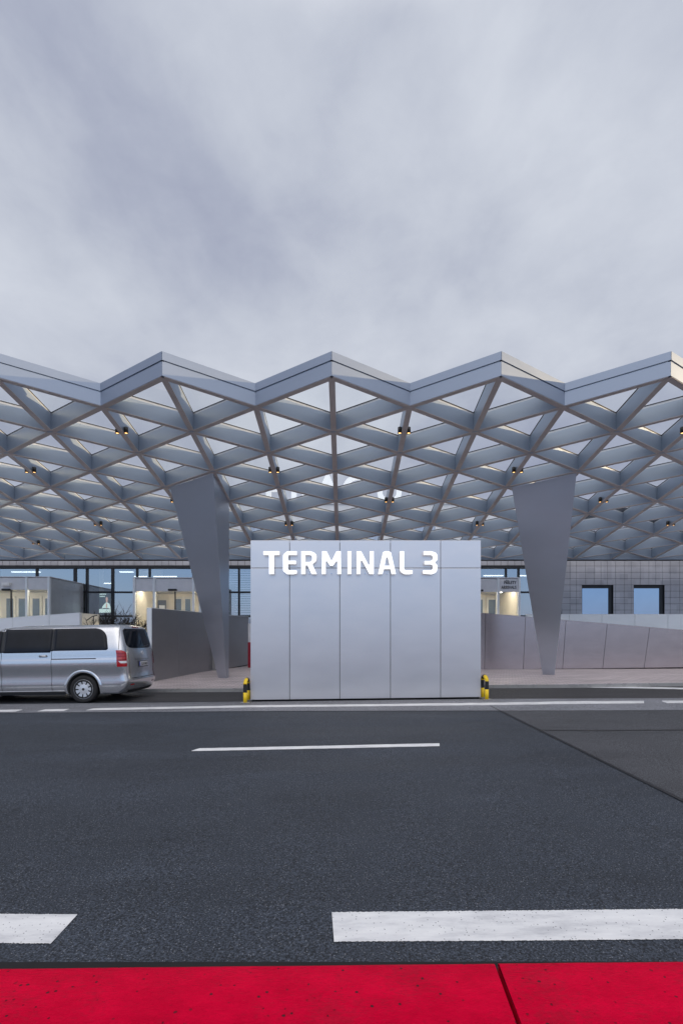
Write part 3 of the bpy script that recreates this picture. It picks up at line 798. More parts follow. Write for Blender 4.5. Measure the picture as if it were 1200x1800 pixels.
flat('screen_skin', [(186.4, 1068.3), (187.2, 1061), (188, 1060.5), (188.9, 1061), (189.2, 1068.3)], 'figure_hands', SYY - .009)
m = mb('dark_frame'); m.box(qx(180), qx(190), SYY + .01, SYY + .06, 1.05, qz(1078.5)); m.build('stand', parent=scr); rebase(scr)

# ------------------------------------------------------------------ entrance vestibules
VY = 23.4
vx = lambda p: X(p, VY); vz = lambda p: Z(p, VY)
def vestibule(p0, p1, posts, label, ytop, yl, wallmat='cream_wall', sensor=None, solid=None, doors=(), warm='led_warm', group='entrance vestibules'):
    x0, x1 = vx(p0), vx(p1); z1 = vz(ytop); zl = vz(yl); z0 = 1.05
    rt = thing('entrance_vestibule', label, 'entrance', ((x0 + x1) / 2, VY, z0), 0, group)
    allp = [p0] + list(posts) + [p1]
    m = mb('entrance_panel')
    for a, c in zip(allp, allp[1:]):
        mm = mb('entrance_panel'); mm.box(vx(a) + .055, vx(c) - .055, VY + .02, VY + .12, zl, z1); mm.build('lintel', parent=rt, bevel=.004)
    for q in allp:
        mm = mb('wall_metal_pale'); mm.box(vx(q) - .05, vx(q) + .05, VY - .02, VY + .12, z0, z1 + .02); mm.build('post', parent=rt)
    m.bm.free()
    side = mb('entrance_side'); side.box(x1 - .03, x1 + .045, VY + .122, BY - .06, z0, z1); side.build('side_wall', parent=rt)
    side = mb('entrance_side'); side.box(x0 - .045, x0 + .03, VY + .122, BY - .06, z0, z1); side.build('side_wall', parent=rt)
    m = mb('entrance_panel'); m.box(x0 - .06, x1 + .06, VY + .0, BY - .05, z1 + .022, z1 + .06); m.build('roof', parent=rt)
    m = mb('cream_wall'); m.box(x0 + .04, x1 - .04, VY + .14, BY - .08, zl + .15, zl + .2); m.build('soffit', parent=rt)
    m = mb('interior_floor'); m.box(x0 + .04, x1 - .04, VY + .0, BY - .06, z0, z0 + .02); m.build('floor', parent=rt)
    m = mb(wallmat); m.box(x0 + .04, x1 - .04, BY - .2, BY - .1, z0 + .02, zl + .14); m.build('back_wall', parent=rt)
    m = mb(wallmat); m.box(x1 - .07, x1 - .035, VY + .14, BY - .21, z0 + .02, zl + .14); m.build('lining', parent=rt)
    m = mb(wallmat); m.box(x0 + .035, x0 + .07, VY + .14, BY - .21, z0 + .02, zl + .14); m.build('lining', parent=rt)
    for a, c in zip(allp, allp[1:]):
        gl = mb('entrance_glass'); gl.face([(vx(a) + .05, VY + .06, z0), (vx(c) - .05, VY + .06, z0), (vx(c) - .05, VY + .06, zl), (vx(a) + .05, VY + .06, zl)]); gl.build('glass_leaf', parent=rt)
        st = mb(warm); st.box(vx(a) + .08, vx(c) - .08, VY + .55, VY + .72, zl + .09, zl + .13); st.build('light_strip', parent=rt)
    for a, c, y0, y1 in doors:     # back doors: pale frame with tinted pane
        yy = BY - .26; d0, d1 = X(a, yy), X(c, yy)
        f = mb('door_cream'); f.box(d0, d1, yy, yy + .05, z0 + .02, Z(y0, yy)); f = f.build('door', parent=rt)
        t = (d1 - d0) * .2
        pn = mb('door_glass'); pn.box(d0 + t, d1 - t, yy - .012, yy - .002, z0 + .2, Z(y0, yy) - .12); pn.build('pane', parent=f)
        h = mb('chrome'); h.tube([(d1 - t * .4, yy - .05, 2.0), (d1 - t * .4, yy - .05, 2.25)], .012, 6); h.build('handle', parent=f)
    if sensor:
        for (a, c, y0, y1, mt, dy) in sensor:
            s = mb(mt); s.box(vx(a), vx(c), VY - dy, VY + .018, vz(y1), vz(y0)); s.build('door_sensor', parent=rt, bevel=.01)
    return rt
v1 = vestibule(-120, 86, (-60, 20 - 60 + 7, 47), 'left entrance vestibule with a plain side wall and rows of inner doors, above the van', 1015.5, 1036.5,
   sensor=[(7, 20, 1024.5, 1030.5, 'pale_cladding', .16), (5.5, 19, 1035, 1038.5, 'black', .1)],
   doors=[(-110, -88, 1048, 0), (-84, -62, 1048, 0), (-50, -30, 1048, 0), (-24, -4, 1048, 0), (8, 28, 1048, 0), (29, 51, 1048, 0), (54, 74, 1048, 0), (76, 96, 1048, 0)], wallmat='door_cream', warm='led_warm')
m = mb('dark_frame'); m.box(vx(19) - .03, vx(19) + .03, VY + .03, VY + .08, 1.05, vz(1036.6)); m.build('mullion', parent=v1); rebase(v1)
v2 = vestibule(236, 352, (271, 340), 'warm lit entrance vestibule between the bare shrubs and the left column', 1017, 1039.5,
   sensor=[(297, 311, 1035.5, 1038.8, 'black', .14)], doors=[(306, 322, 1049, 0), (323, 338, 1049, 0)])
m = mb('dark_frame'); m.box(vx(307.5) - .03, vx(307.5) + .03, VY + .03, VY + .08, 1.05, vz(1039.6)); m.build('mullion', parent=v2)
pst = mb('sign_grey'); yy = BY - .35; pst.box(X(278, yy), X(292, yy), yy, yy + .03, Z(1077, yy), Z(1055, yy)); pst.m('pale_cladding').box(X(280, yy), X(290, yy), yy - .006, yy - .001, Z(1075, yy), Z(1064, yy)); pst.build('notice', parent=v2)
rebase(v2)
v3 = vestibule(742, 912, (808, 875), 'warm lit arrivals entrance vestibule at the right end of the TERMINAL 3 sign', 1017, 1040.5,
   sensor=[(838, 848, 1036.5, 1039.8, 'black', .1)], doors=[(830, 852, 1050, 0), (854, 874, 1050, 0)])
for k, (txt, py, al) in enumerate((('PŘÍLETY', 1026.5, 907), ('ARRIVALS', 1035.0, 907))):
    o = text_mesh('lettering', txt, .21, .02, 'sign_grey', v3, Matrix.Translation((vx(al), VY + .008, vz(py))) @ FRONT @ Matrix.Diagonal((.78, 1, 1, 1)), .003, 'RIGHT')
br = mb('sign_grey'); yy = BY - .30
for a, c, e_, f_ in ((884, 902, 1056.8, 1057.6), (884, 902, 1068.6, 1069.4), (901, 902, 1057.6, 1068.6), (884, 884.8, 1057.6, 1068.6)): br.box(X(a, yy), X(c, yy), yy, yy + .03, Z(f_, yy), Z(e_, yy))
br.build('wall_frame', parent=v3)
lp_ = mb('led_warm'); lp_.tube([(vx(895.5), VY + 1.3, vz(1040.5) + .10), (vx(895.5), VY + 1.3, vz(1040.5) + .148)], .06, 12); lp_.build('downlight', parent=v3)
rebase(v3)
# roof letters
rs = thing('roof_sign', 'large white letters PRAGUE standing on the terminal roof, seen through the canopy glass', 'sign', (0, BY + 1.0, ZTOP))
RY = BY + .5
for ch, p in zip('PRAGUE', (464, 508, 553, 600, 660, 716)):
    o = text_mesh('letter', ch, 2.12, .12, 'roof_letter', rs, Matrix.Translation((X(p, RY), RY, ZTOP + .12)) @ FRONT, .035)
m = mb('pale_cladding'); m.box(X(455, RY), X(765, RY), RY - .03, RY + .03, ZTOP + .09, ZTOP + .14); m.build('rail', parent=rs); rebase(rs)
# red pillar glimpsed between the entrance wall and the sign
rp = thing('information_pillar', 'red pillar, a thin sliver between the dark wall and the left edge of the TERMINAL 3 sign', 'pillar', (X(441, 24), 24, g(-4) + H))
m = mb('red_plain'); m.box(X(435.6, 24), X(447, 24), 24, 24.25, g(-4) + H, Z(1129, 24)); m.build('body', parent=rp, bevel=.01)
m = mb('pale_cladding'); m.box(X(435.9, 24), X(447, 24), 24.02, 24.23, Z(1129, 24) + .002, Z(1096, 24)); m.build('head', parent=rp, bevel=.01); rebase(rp)

# bare shrubs
def shrub(px, Y, z0, hgt, label, seed):
    rnd = random.Random(seed); rt = thing('bare_shrub', label, 'shrub', (X(px, Y), Y, z0), 0, 'bare shrubs before the glass front')
    m = mb('bark')
    def grow(p, d, ln, r, lv):
        q = p + d * ln; mid = p.lerp(q, .5) + Vector((rnd.uniform(-1, 1), rnd.uniform(-1, 1), 0)) * ln * .08
        m.tube([p, mid, q], [r, r * .85, r * .65], 5)
        if lv == 0: return
        for _ in range(rnd.choice((2, 3, 3))):
            nd = (d + Vector((rnd.uniform(-1, 1), rnd.uniform(-1, 1), rnd.uniform(-.15, .75))) * .75).normalized()
            grow(q if rnd.random() < .6 else mid, nd, ln * rnd.uniform(.55, .85), r * .62, lv - 1)
    for _ in range(7):
        grow(Vector((rnd.uniform(-.08, .08), rnd.uniform(-.08, .08), 0)), Vector((rnd.uniform(-.6, .6), rnd.uniform(-.3, .3), 1)).normalized(), hgt * .40, .036, 4)
    m.build('branches', parent=rt)
    return rt
shrub(178, 22.9, 1.05, 1.55, 'leftmost bare leafless shrub, in front of the lit screen', 3)
shrub(202, 23.0, 1.05, 1.75, 'middle bare leafless shrub, right of the lit screen', 11)
shrub(222, 22.8, 1.05, 1.55, 'rightmost bare leafless shrub, beside the warm lit entrance', 23)

# ------------------------------------------------------------------ van
wc = on(147, 1236.0)
van = thing('silver_van', 'silver passenger van with dark windows driving past on the left', 'van', (0, 0, 0))
UW = 1.13                                        # rear axle from the tail
def lerpt(tab, z):
    if z <= tab[0][0]: return tab[0][1]
    for (a, va), (b2, vb) in zip(tab, tab[1:]):
        if z <= b2:
            t = (z - a) / (b2 - a); return va + (vb - va) * t
    return tab[-1][1]
def smooth(tab, z):
    e = .03; return (lerpt(tab, z - e) + lerpt(tab, z) + lerpt(tab, z + e)) / 3
WT = [(.22, .88), (.30, .925), (.42, .966), (.50, .962), (.72, .952), (.92, .978), (1.02, .985), (1.10, .978), (1.17, .960), (1.28, .957), (1.42, .935), (1.90, .835), (1.955, .80), (1.99, .73), (2.01, .62), (2.02, .45)]
RT = [(.22, .16), (.30, .07), (.50, .0), (.58, .0), (.66, .035), (.90, .045), (1.25, .07), (1.42, .10), (1.92, .22), (1.97, .27), (2.0, .36), (2.02, .55)]
FT = [(.22, 5.20), (.35, 5.36), (.75, 5.40), (.98, 5.30), (1.12, 4.98), (1.24, 4.62), (1.90, 3.62), (1.96, 3.42), (2.0, 3.1), (2.02, 2.8)]
hw = lambda z: smooth(WT, z); ur = lambda z: smooth(RT, z); uf = lambda z: smooth(FT, z)
RC = 0.15
def tail(z, q, side):                            # q<0 along the flank, then round the corner onto the tail
    W, u0 = hw(z), ur(z)
    if q <= 0: u, y = u0 + RC - q, W
    elif q < RC * math.pi / 2: th = q / RC; u, y = u0 + RC - RC * math.sin(th), W - RC + RC * math.cos(th)
    else: u, y = u0, W - RC - (q - RC * math.pi / 2)
    if q > 0: u -= .07 * (1 - (y / W) ** 2)
    return u, y * side
def v3d(u, y, z): return (-u, y, z)              # tail toward +x, nose toward -x
zl = [.22, .26, .30, .36, .42, .50, .58, .66, .75, .85, .95, 1.02, 1.08, 1.12, 1.17, 1.22, 1.28, 1.35, 1.42, 1.55, 1.7, 1.82, 1.90, 1.93, 1.96, 1.98, 1.995, 2.01, 2.018]
def slice_(z):
    pts = []
    W, f0 = hw(z), uf(z); qe = RC * math.pi / 2 + (W - RC)
    qs = [qe * (1 - k / 6) for k in range(6)]; qs = [qe - (W - RC) * k / 5 for k in range(6)] + [RC * math.pi / 2 * (1 - k / 6) for k in range(1, 7)]
    half = []
    for q in qs: half.append(tail(z, q, -1))
    fr = min(.42, W * .6); n = 46; uA = ur(z) + RC; uB = f0 - fr
    for k in range(1, n + 1): half.append((uA + (uB - uA) * k / n, -W))
    for k in range(1, 9): th = math.pi / 2 * k / 8; half.append((uB + fr * math.sin(th), -(W - fr + fr * math.cos(th))))
    for k in range(1, 4): half.append((f0 + .08 * (k / 3) ** .7, -(W - fr) * (1 - k / 3)))
    full = [v3d(u, y, z) for u, y in half] + [v3d(u, -y, z) for u, y in reversed(half[1:-1])]
    return full
m = mb('van_paint'); vr = m.grid([slice_(z) for z in zl], smooth=True, closed=True)
m.bm.faces.new(vr[-1]).smooth = True; m.bm.faces.new(list(reversed(vr[0])))
m.m('plastic_dark')
body = m.build('body', parent=van)
RW = .355
def cyl_obj(u, side, r):
    c = MB(); c.m('van_paint'); c.m('plastic_dark'); y0, y1 = (.66 * side, 1.1 * side)
    c.tube([(-u, y0, RW), (-u, y1, RW)], r, 48, smooth=True); return c.build('cutter')
cut = [cyl_obj(u, s, .425) for u in (UW, UW + 3.22) for s in (-1, 1)]
for c in cut:
    md = body.modifiers.new('arch', 'BOOLEAN'); md.object = c; md.operation = 'DIFFERENCE'; md.solver = 'EXACT'
bpy.context.view_layer.update(); dg = bpy.context.evaluated_depsgraph_get()
me = bpy.data.meshes.new_from_object(body.evaluated_get(dg)); body.modifiers.clear(); body.data = me
for c in cut: bpy.data.objects.remove(c)
EPS = .006
def flank(name, mat, z0, z1, u0, u1, nz=14, nu=16, eps=EPS, parent=van, side=-1, th=.004):
    rows = []
    for k in range(nz + 1):
        z = z0 + (z1 - z0) * k / nz; a, c = u0(z), u1(z)
        rows.append([v3d(a + (c - a) * j / nu, side * (hw(z) + eps), z) for j in range(nu + 1)])
    mm = mb(mat); mm.grid(rows); o = mm.build(name, parent=parent)
    md = o.modifiers.new('solid', 'SOLIDIFY'); md.thickness = th; md.offset = -1
    return o
def rcorner(z, z0, z1, r0, r1):                # inset for rounded lower/upper corners
    e = 0
    if z < z0 + r0: t = (z0 + r0 - z) / r0; e = max(e, r0 * (1 - math.sqrt(max(0, 1 - t * t))))
    if z > z1 - r1: t = (z - z1 + r1) / r1; e = max(e, r1 * (1 - math.sqrt(max(0, 1 - t * t))))
    return e
for sd in (-1, 1):
    # rear, middle and front side windows
    flank('side_window', 'van_glass', 1.352, 1.922, lambda z: .47 + .10 * max(0, (z - 1.352) / .57) ** 1.0 + rcorner(z, 1.352, 1.922, .05, .26), lambda z: 1.915 - rcorner(z, 1.352, 1.915, .02, .02), 20, 14, side=sd)
    flank('side_window', 'van_glass', 1.31, 1.922, lambda z: 1.955 + rcorner(z, 1.31, 1.922, .02, .02), lambda z: 3.20 - rcorner(z, 1.31, 1.915, .02, .02), side=sd)
    flank('front_window', 'van_glass', 1.28, 1.88, lambda z: 3.27 + rcorner(z, 1.28, 1.88, .02, .02), lambda z: min(4.30, 4.36 - max(0, z - 1.40) * 1.55), 20, 8, side=sd)
    flank('pillar_trim', 'black', 1.345, 1.918, lambda z: 1.90, lambda z: 1.975, 14, 2, .004, side=sd, th=.003)
    flank('pillar_trim', 'black', 1.32, 1.87, lambda z: 3.17, lambda z: 3.30, 14, 2, .004, side=sd, th=.003)
    # shut lines, slider groove, crease strips
    for uu, a, c in ((1.935, .33, 1.96), (3.24, .33, 1.96), (.205, 1.36, 1.95)):
        flank('shut_line', 'gap', a, c, lambda z, uu=uu: uu - .005, lambda z, uu=uu: uu + .005, 24, 1, .002, side=sd, th=.003)
    flank('slider_groove', 'gap', 1.128, 1.150, lambda z: .78, lambda z: 1.93, 2, 6, .003, side=sd)
    flank('roof_rail_line', 'plastic_dark', 1.938, 1.944, lambda z: 1.94, lambda z: 3.2, 2, 6, .003, side=sd)
    flank('sill_trim', 'plastic_dark', .235, .30, lambda z: UW + .43, lambda z: UW + 3.22 - .43, 4, 10, .008, side=sd)
    flank('sill_strip', 'chrome', .306, .322, lambda z: UW + .44, lambda z: UW + 3.22 - .44, 2, 10, .006, side=sd)
    # handles
    h = mb('van_paint'); yy = hw(1.2)
    h.tube([v3d(2.05, sd * (yy + .01), 1.215), v3d(2.07, sd * (yy + .035), 1.22), v3d(2.20, sd * (yy + .035), 1.225), v3d(2.25, sd * (yy + .008), 1.225)], [.012, .018, .018, .012], 8)
    h.build('door_handle', parent=van)
    h = mb('plastic_dark'); h.grid([[v3d(2.05 + .2 * j / 4, sd * (hw(z) + .004), z) for j in range(5)] for z in (1.19, 1.215, 1.245)]); h.build('handle_recess', parent=van)
    # arch lips
    for uw in (UW, UW + 3.22):
        lip = mb('van_paint'); rows = []
        for k in range(33):
            th = -0.28 + (math.pi + .56) * k / 32
            r0 = []
            for rr, off in ((.418, -.03), (.424, .006), (.445, .016), (.475, .010), (.50, .0)):
                z = RW + rr * math.sin(th); u = uw + rr * math.cos(th)
                r0.append(v3d(u, sd * (hw(max(.22, z)) + off), max(.225, z)))
            rows.append(r0)
        lip.grid(rows); lip.build('wheel_arch', parent=van)
    # tail lamp wrapping round the corner
    rows = []
    def lamp(mat, name, z0, z1, q0, q1, eps, par):
        rows = []
        for k in range(13):
            z = z0 + (z1 - z0) * k / 12; a, c = (q0(z), q1(z)); r = []
            for j in range(15):
                q = a + (c - a) * j / 14; u, y = tail(z, q, 1)
                # push outwards
                u2, y2 = tail(z, q + .01, 1); tx, ty = u2 - u, y2 - y; l = math.hypot(tx, ty); nx, ny = -ty / l, tx / l
                if ny < 0 and q <= .1: nx, ny = -nx, -ny
                if nx > 0 and q > .1: nx, ny = -nx, -ny
                r.append(v3d(u + nx * eps, (y + ny * eps) * sd, z))
            rows.append(r)
        mm = mb(mat); mm.grid(rows); return mm.build(name, parent=par)
    tl = lamp('tail_red', 'tail_light', .92, 1.345, lambda z: -.03, lambda z: .205 + .015 * (1.34 - z) - rcorner(z, .92, 1.345, .01, .12), .012, van)
    lamp('tail_clear', 'reversing_lamp', 1.01, 1.065, lambda z: .02 + (1.065 - z) * .8, lambda z: .20, .016, tl)
    lamp('tail_dark', 'lamp_bar', 1.09, 1.11, lambda z: -.02, lambda z: .195, .015, tl)
    lamp('tail_dark', 'lamp_bar', 1.17, 1.185, lambda z: -.02, lambda z: .195, .015, tl)
    lamp('tail_dark', 'lamp_bar', 1.25, 1.265, lambda z: -.02, lambda z: .185, .015, tl)
    lamp('tail_red', 'reflector', .42, .455, lambda z: .30, lambda z: .48, .008, van)
    # mirror and headlight at the nose
    h = mb('van_paint'); yy = hw(1.35); c0 = Vector(v3d(4.12, sd * (yy + .16), 1.38))
    rr = []
    for k in range(9):
        ph = -math.pi / 2 + math.pi * k / 8; rr.append([c0 + Vector((.06 * math.cos(ph) * math.cos(t), .11 * math.cos(ph) * math.sin(t), .13 * math.sin(ph))) for t in [2 * math.pi * j / 12 for j in range(12)]])
    h.grid(rr, closed=True); h.tube([v3d(4.12, sd * (yy - .02), 1.33), v3d(4.12, sd * (yy + .1), 1.35)], .03, 8); h.build('wing_mirror', parent=van)
def nose(z, y):
    W, f0 = hw(z), uf(z); fr = min(.42, W * .6)
    ay = abs(y)
    if ay <= W - fr: return f0 + .08 * (1 - ay / (W - fr)) ** .7
    return f0 - fr + fr * math.sqrt(max(0, 1 - ((ay - (W - fr)) / fr) ** 2))
def front_patch(name, mat, z0, z1, y0, y1, eps=.01):
    rows = []
    for k in range(9):
        z = z0 + (z1 - z0) * k / 8; rows.append([v3d(nose(z, y0(z) + (y1(z) - y0(z)) * j / 12) + eps, y0(z) + (y1(z) - y0(z)) * j / 12, z) for j in range(13)])
    mm = mb(mat); mm.grid(rows); return mm.build(name, parent=van)
front_patch('windscreen', 'van_glass', 1.29, 1.88, lambda z: -hw(z) + .10, lambda z: hw(z) - .10, .012)
front_patch('grille', 'plastic_dark', .72, .93, lambda z: -.42, lambda z: .42)
front_patch('headlight', 'tail_clear', .76, .95, lambda z: -.86, lambda z: -.50); front_patch('headlight', 'tail_clear', .76, .95, lambda z: .50, lambda z: .86)
def rear_patch(name, mat, z0, z1, yh, eps=.008, n=12, parent=van, nz=14, yc=0, inset=None):
    rows = []
    for k in range(nz + 1):
        z = z0 + (z1 - z0) * k / nz; e = inset(z) if inset else 0; Y0 = yh(z) - e
        r = []
        for j in range(n + 1):
            y = yc - Y0 + 2 * Y0 * j / n; u = ur(z) - .07 * (1 - (y / hw(z)) ** 2) - eps
            r.append(v3d(u, y, z))
        rows.append(r)
    mm = mb(mat); mm.grid(rows); o = mm.build(name, parent=parent)
    return o
rear_patch('rear_window', 'van_glass', 1.385, 1.905, lambda z: .745 + (z - 1.65) * -.12, .012, inset=lambda z: rcorner(z, 1.385, 1.905, .20, .07) + max(0, 1.46 - z) * 1.0)
rear_patch('brake_light', 'tail_dark', 1.935, 1.96, lambda z: .20, .01, nz=2)
# tailgate outline: lower shut line, recess under the plate
rear_patch('tailgate_line', 'gap', .598, .612, lambda z: .70, .004, nz=2)
for s in (-1, 1): rear_patch('tailgate_line', 'gap', .60, 1.36, lambda z: .006, .004, n=2, yc=s * .735)
rear_patch('tailgate_ledge', 'van_paint', 1.085, 1.12, lambda z: .40, .022, nz=4)
rear_patch('tailgate_line', 'gap', 1.072, 1.084, lambda z: .40, .004, nz=2)
rear_patch('plate_recess', 'plastic_dark', .875, 1.035, lambda z: .30, .004, nz=2)
plate = rear_patch('number_plate', 'plate_white', .895, 1.015, lambda z: .27, .016, nz=2)
rear_patch('plate_band', 'plate_blue', .896, 1.014, lambda z: .028, .019, nz=2, n=2, yc=-.24, parent=plate)
RVM = Matrix(((0, 0, 1, 0), (1, 0, 0, 0), (0, 1, 0, 0), (0, 0, 0, 1)))         # xy drawing -> yz, facing +x
uP = ur(.95) - .07 - .026
text_mesh('plate_lettering', '5L8 0405', .105, .003, 'plastic_dark', plate, Matrix.Translation((-uP + .004, .02, .917)) @ RVM, .001, 'CENTER')
em = mb('chrome'); ue = ur(1.25) - .07 - .012
em.tube([(-ue, .055 * math.cos(t), 1.25 + .055 * math.sin(t)) for t in [2 * math.pi * k / 24 for k in range(25)]], .006, 6, cap=False)
for k in range(3):
    t = math.pi / 2 + k * 2 * math.pi / 3; em.tube([(-ue, 0, 1.25), (-ue, .05 * math.cos(t), 1.25 + .05 * math.sin(t))], [.008, .003], 6)
em.build('emblem', parent=van)
rear_patch('bumper_step', 'plastic_dark', .245, .30, lambda z: .74, .008, nz=2)
wip = mb('black'); wip.tube([v3d(ur(1.42) - .085, .02, 1.40), v3d(ur(1.45) - .085, .2, 1.43), v3d(ur(1.46) - .075, .48, 1.46)], [.014, .009, .006], 6); wip.build('rear_wiper', parent=van)
# under tray, exhaust
ut = mb('plastic_dark'); ut.box(-5.0, -.35, -.62, .62, .19, .235); ut.build('underbody', parent=van)
# wheels
def wheel(u, sd):
    ty = mb('tyre'); prof = [(.20, .0), (.235, .004), (.262, -.004), (.30, .012), (.33, .006), (.348, -.012), (.355, -.04), (.355, -.18), (.335, -.21), (.25, -.215)]
    yo = .945
    rows = [[(-u + r * math.cos(t), sd * (yo + d), RW + r * math.sin(t)) for t in [2 * math.pi * k / 48 for k in range(48)]] for r, d in prof]
    ty.grid(rows, closed=True)
    w = thing_part = ty.build('wheel', parent=van)
    bk = mb('plastic_dark'); bk.tube([(-u, sd * (yo - .06), RW), (-u, sd * (yo - .035), RW)], .25, 36); bk.build('brake_disc', parent=w)
    rim = mb('wheel_silver'); n = 90; rr = [.0, .03, .118, .125, .21, .222, .245, .262]; dd = [.004, .004, -.006, -.008, -.002, .0, .004, -.012]
    for a in range(n):
        t0, t1 = 2 * math.pi * a / n, 2 * math.pi * (a + 1) / n
        for j in range(len(rr) - 1):
            ph = a % 10
            if j == 3 and ph in (4, 5, 6): continue
            q = []
            for r, d, t in ((rr[j], dd[j], t0), (rr[j + 1], dd[j + 1], t0), (rr[j + 1], dd[j + 1], t1), (rr[j], dd[j], t1)):
                q.append((-u + r * math.cos(t), sd * (yo + d - .006), RW + r * math.sin(t)))
            if j == 0: q = [q[0], q[1], q[2]]
            rim.face(q)
    bmesh.ops.remove_doubles(rim.bm, verts=rim.bm.verts, dist=.0004)
    o = rim.build('hubcap', parent=w)
    md = o.modifiers.new('solid', 'SOLIDIFY'); md.thickness = .008; md.offset = 0
    hb = mb('plastic_dark'); hb.tube([(-u, sd * (yo - .004), RW), (-u, sd * (yo + .004), RW)], .034, 18); hb.build('hub_cap', parent=w)
for u in (UW, UW + 3.22):
    for sd in (-1, 1): wheel(u, sd)
# park it: local rear axle near wheel on the road point
th = R(-1.2)
van.rotation_euler = (0, -math.atan(SL + .004), th)
off = Matrix.Rotation(th, 4, 'Z') @ Vector((-UW, -.95, 0))
van.location = (wc[0] - off.x, wc[1] - off.y, wc[2] + .004 + UW * (SL + .004))
van.location.z = wc[2] + UW * (SL + .004) - .0

# ------------------------------------------------------------------ added blocker outside the frame, whose bulk keeps the low sun off the street
ob = thing('sun_blocker', 'plain unseen block added on the right to keep the low sun off the street', 'building', (62, 10, g(62)))
HB = 14.75
m = mb('pale_cladding'); m.box(62, 80, 2, 48, 0, HB); m.build('wall', parent=ob)
for k in range(3):
    m = mb('interior_dark'); m.box(61.9, 61.98, 3, 47, 1.2 + 3.1 * k, 2.9 + 3.1 * k); m.build('blocker_band', parent=ob)
rebase(ob)

# ------------------------------------------------------------------ world, sun
w = bpy.data.worlds.new('World'); sc.world = w; w.use_nodes = True
t = w.node_tree; t.nodes.clear()
SUN_EL, SUN_AZ = R(8), R(4)        # azimuth measured from +x toward +y
out = t.nodes.new('ShaderNodeOutputWorld'); bg = t.nodes.new('ShaderNodeBackground'); t.links.new(bg.outputs[0], out.inputs[0])
sky = t.nodes.new('ShaderNodeTexSky'); sky.sky_type = 'NISHITA'; sky.sun_disc = False; sky.sun_elevation = SUN_EL; sky.sun_rotation = math.pi / 2 - SUN_AZ
tc = t.nodes.new('ShaderNodeTexCoord'); sx = t.nodes.new('ShaderNodeSeparateXYZ'); t.links.new(tc.outputs['Generated'], sx.inputs[0])
# project the cloud deck: horizontal position over (height + c)
den = mth(t, 'ADD', mth(t, 'MAXIMUM', sx.outputs[2], 0.0), 0.55)
cu = mth(t, 'DIVIDE', sx.outputs[0], den); cv_ = mth(t, 'DIVIDE', sx.outputs[1], den)
cb = t.nodes.new('ShaderNodeCombineXYZ'); t.links.new(cu, cb.inputs[0]); t.links.new(cv_, cb.inputs[1]); t.links.new(sx.outputs[2], cb.inputs[2])
def wn(scale, detail, rough, loc, dist=0.0, st=(1, 1, 1)):
    mp = t.nodes.new('ShaderNodeMapping'); mp.inputs['Location'].default_value = loc; mp.inputs['Scale'].default_value = st
    mp.inputs['Rotation'].default_value = (0, 0, R(35))
    n = t.nodes.new('ShaderNodeTexNoise'); n.inputs['Scale'].default_value = scale; n.inputs['Detail'].default_value = detail; n.inputs['Roughness'].default_value = rough; n.inputs['Distortion'].default_value = dist
    t.links.new(cb.outputs[0], mp.inputs[0]); t.links.new(mp.outputs[0], n.inputs['Vector']); return n.outputs[0]
n1 = wn(2.2, 7, 0.50, (3.1, 1.7, 0), .35, (1, .6, 1)); n2 = wn(7.5, 8, 0.60, (0.4, 5.2, 0), .2)
def blob(px, py, sharp, amp):            # a broad darker or paler cloud mass in a given direction of the sky
    d = Vector(((px - CX) / F, 1, (HY - py) / F)).normalized()
    vm = t.nodes.new('ShaderNodeVectorMath'); vm.operation = 'DOT_PRODUCT'; vm.inputs[1].default_value = d
    nr = t.nodes.new('ShaderNodeVectorMath'); nr.operation = 'NORMALIZE'; t.links.new(tc.outputs['Generated'], nr.inputs[0]); t.links.new(nr.outputs[0], vm.inputs[0])
    e = mth(t, 'POWER', mth(t, 'MAXIMUM', vm.outputs['Value'], 0.0), sharp); return mth(t, 'MULTIPLY', e, amp)
v = mth(t, 'ADD', mth(t, 'MULTIPLY_ADD', n1, 0.95, -.10), mth(t, 'MULTIPLY', n2, 0.25))
for a in ((395, 385, 200, -.14), (230, 270, 150, -.08), (530, 440, 200, -.07), (90, 200, 150, -.04), (330, 120, 90, .05), (980, 190, 60, .08), (100, 560, 30, .05), (1000, 520, 30, .06), (60, -60, 60, -.05), (900, -20, 90, -.07), (100, 100, 50, .10), (560, 560, 60, .05)):
    v = mth(t, 'ADD', v, blob(*a))
cloud = ramp(t, v, [(0.30, (0.325, 0.355, 0.475)), (0.42, (0.415, 0.450, 0.560)), (0.53, (0.525, 0.562, 0.655)), (0.66, (0.625, 0.662, 0.745))])
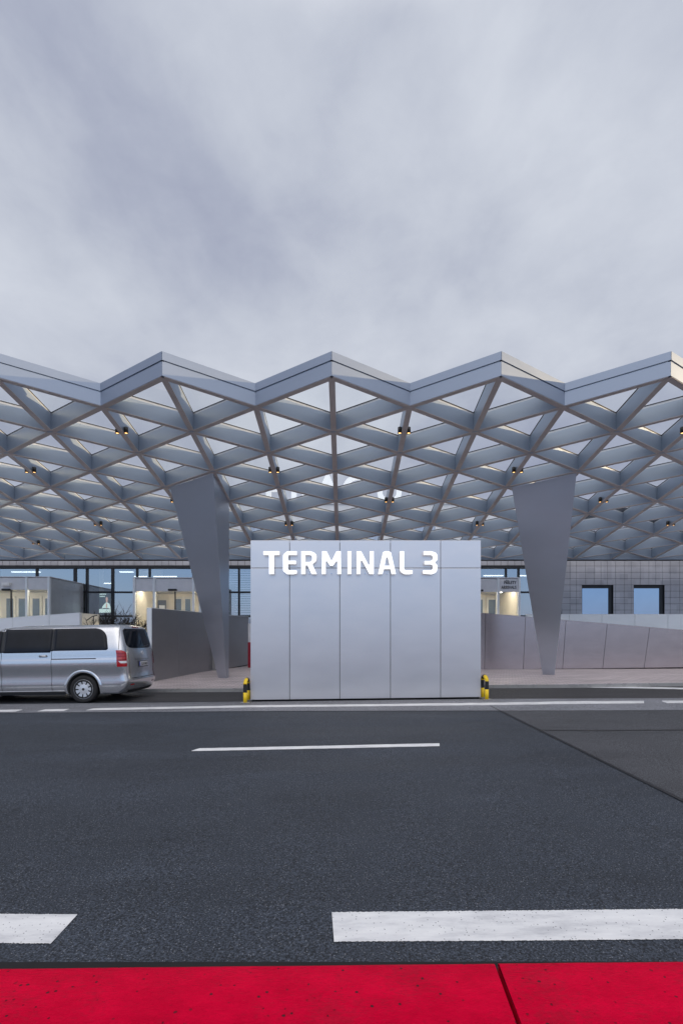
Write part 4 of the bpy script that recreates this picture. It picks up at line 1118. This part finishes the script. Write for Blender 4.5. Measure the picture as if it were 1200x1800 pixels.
# overhead the deck is thinner and brighter; behind the camera it breaks to clear blue sky low down
hi = ramp(t, mth(t, 'ADD', sx.outputs[2], mth(t, 'MAXIMUM', mth(t, 'MULTIPLY', sx.outputs[1], -0.7), 0.0)), [(0.78, (1, 1, 1)), (1.0, (2.9, 2.65, 2.3))])
cloud = mixc(t, 1.0, cloud, hi, 'MULTIPLY')
blue = mixc(t, 0.10, (0.21, 0.37, 0.76), sky.outputs[0])
back = ramp(t, mth(t, 'ADD', mth(t, 'MULTIPLY', sx.outputs[1], -1.0), mth(t, 'MULTIPLY', sx.outputs[2], -1.6)), [(0.25, (0, 0, 0)), (0.62, (1, 1, 1))])
fin = mixc(t, back, cloud, blue)
# ground side of the world below the horizon
fin = mixc(t, ramp(t, sx.outputs[2], [(-0.02 + .5, (0, 0, 0)), (.5, (0, 0, 0))]) if False else 0.0, fin, (0.05, 0.05, 0.05))
t.links.new(fin, bg.inputs[0]); bg.inputs[1].default_value = 1.0
sl = bpy.data.lights.new('sun', 'SUN'); sl.energy = 5.0; sl.angle = R(0.6); sl.color = (1.0, 0.74, 0.42)
so = bpy.data.objects.new('sun', sl); C.objects.link(so)
sd_ = Vector((math.cos(SUN_EL) * math.cos(SUN_AZ), math.cos(SUN_EL) * math.sin(SUN_AZ), math.sin(SUN_EL)))
so.rotation_euler = sd_.to_track_quat('Z', 'Y').to_euler()
# ------------------------------------------------------------------ camera
cam = bpy.data.cameras.new('camera'); co = bpy.data.objects.new('camera', cam); C.objects.link(co)
co.location = (0, 0, EYE); co.rotation_euler = (R(90), 0, 0)
cam.sensor_fit = 'VERTICAL'; cam.sensor_height = 36; cam.lens = F / 1800 * 36
cam.shift_y = (HY - 900) / 1800; cam.shift_x = -(CX - 600) / 1800
cam.clip_start = 0.05; cam.clip_end = 2000
sc.camera = co
sc.view_settings.view_transform = 'Standard'; sc.view_settings.look = 'None'; sc.view_settings.exposure = 0; sc.view_settings.gamma = 1
sc.cycles.max_bounces = 8; sc.cycles.transparent_max_bounces = 24
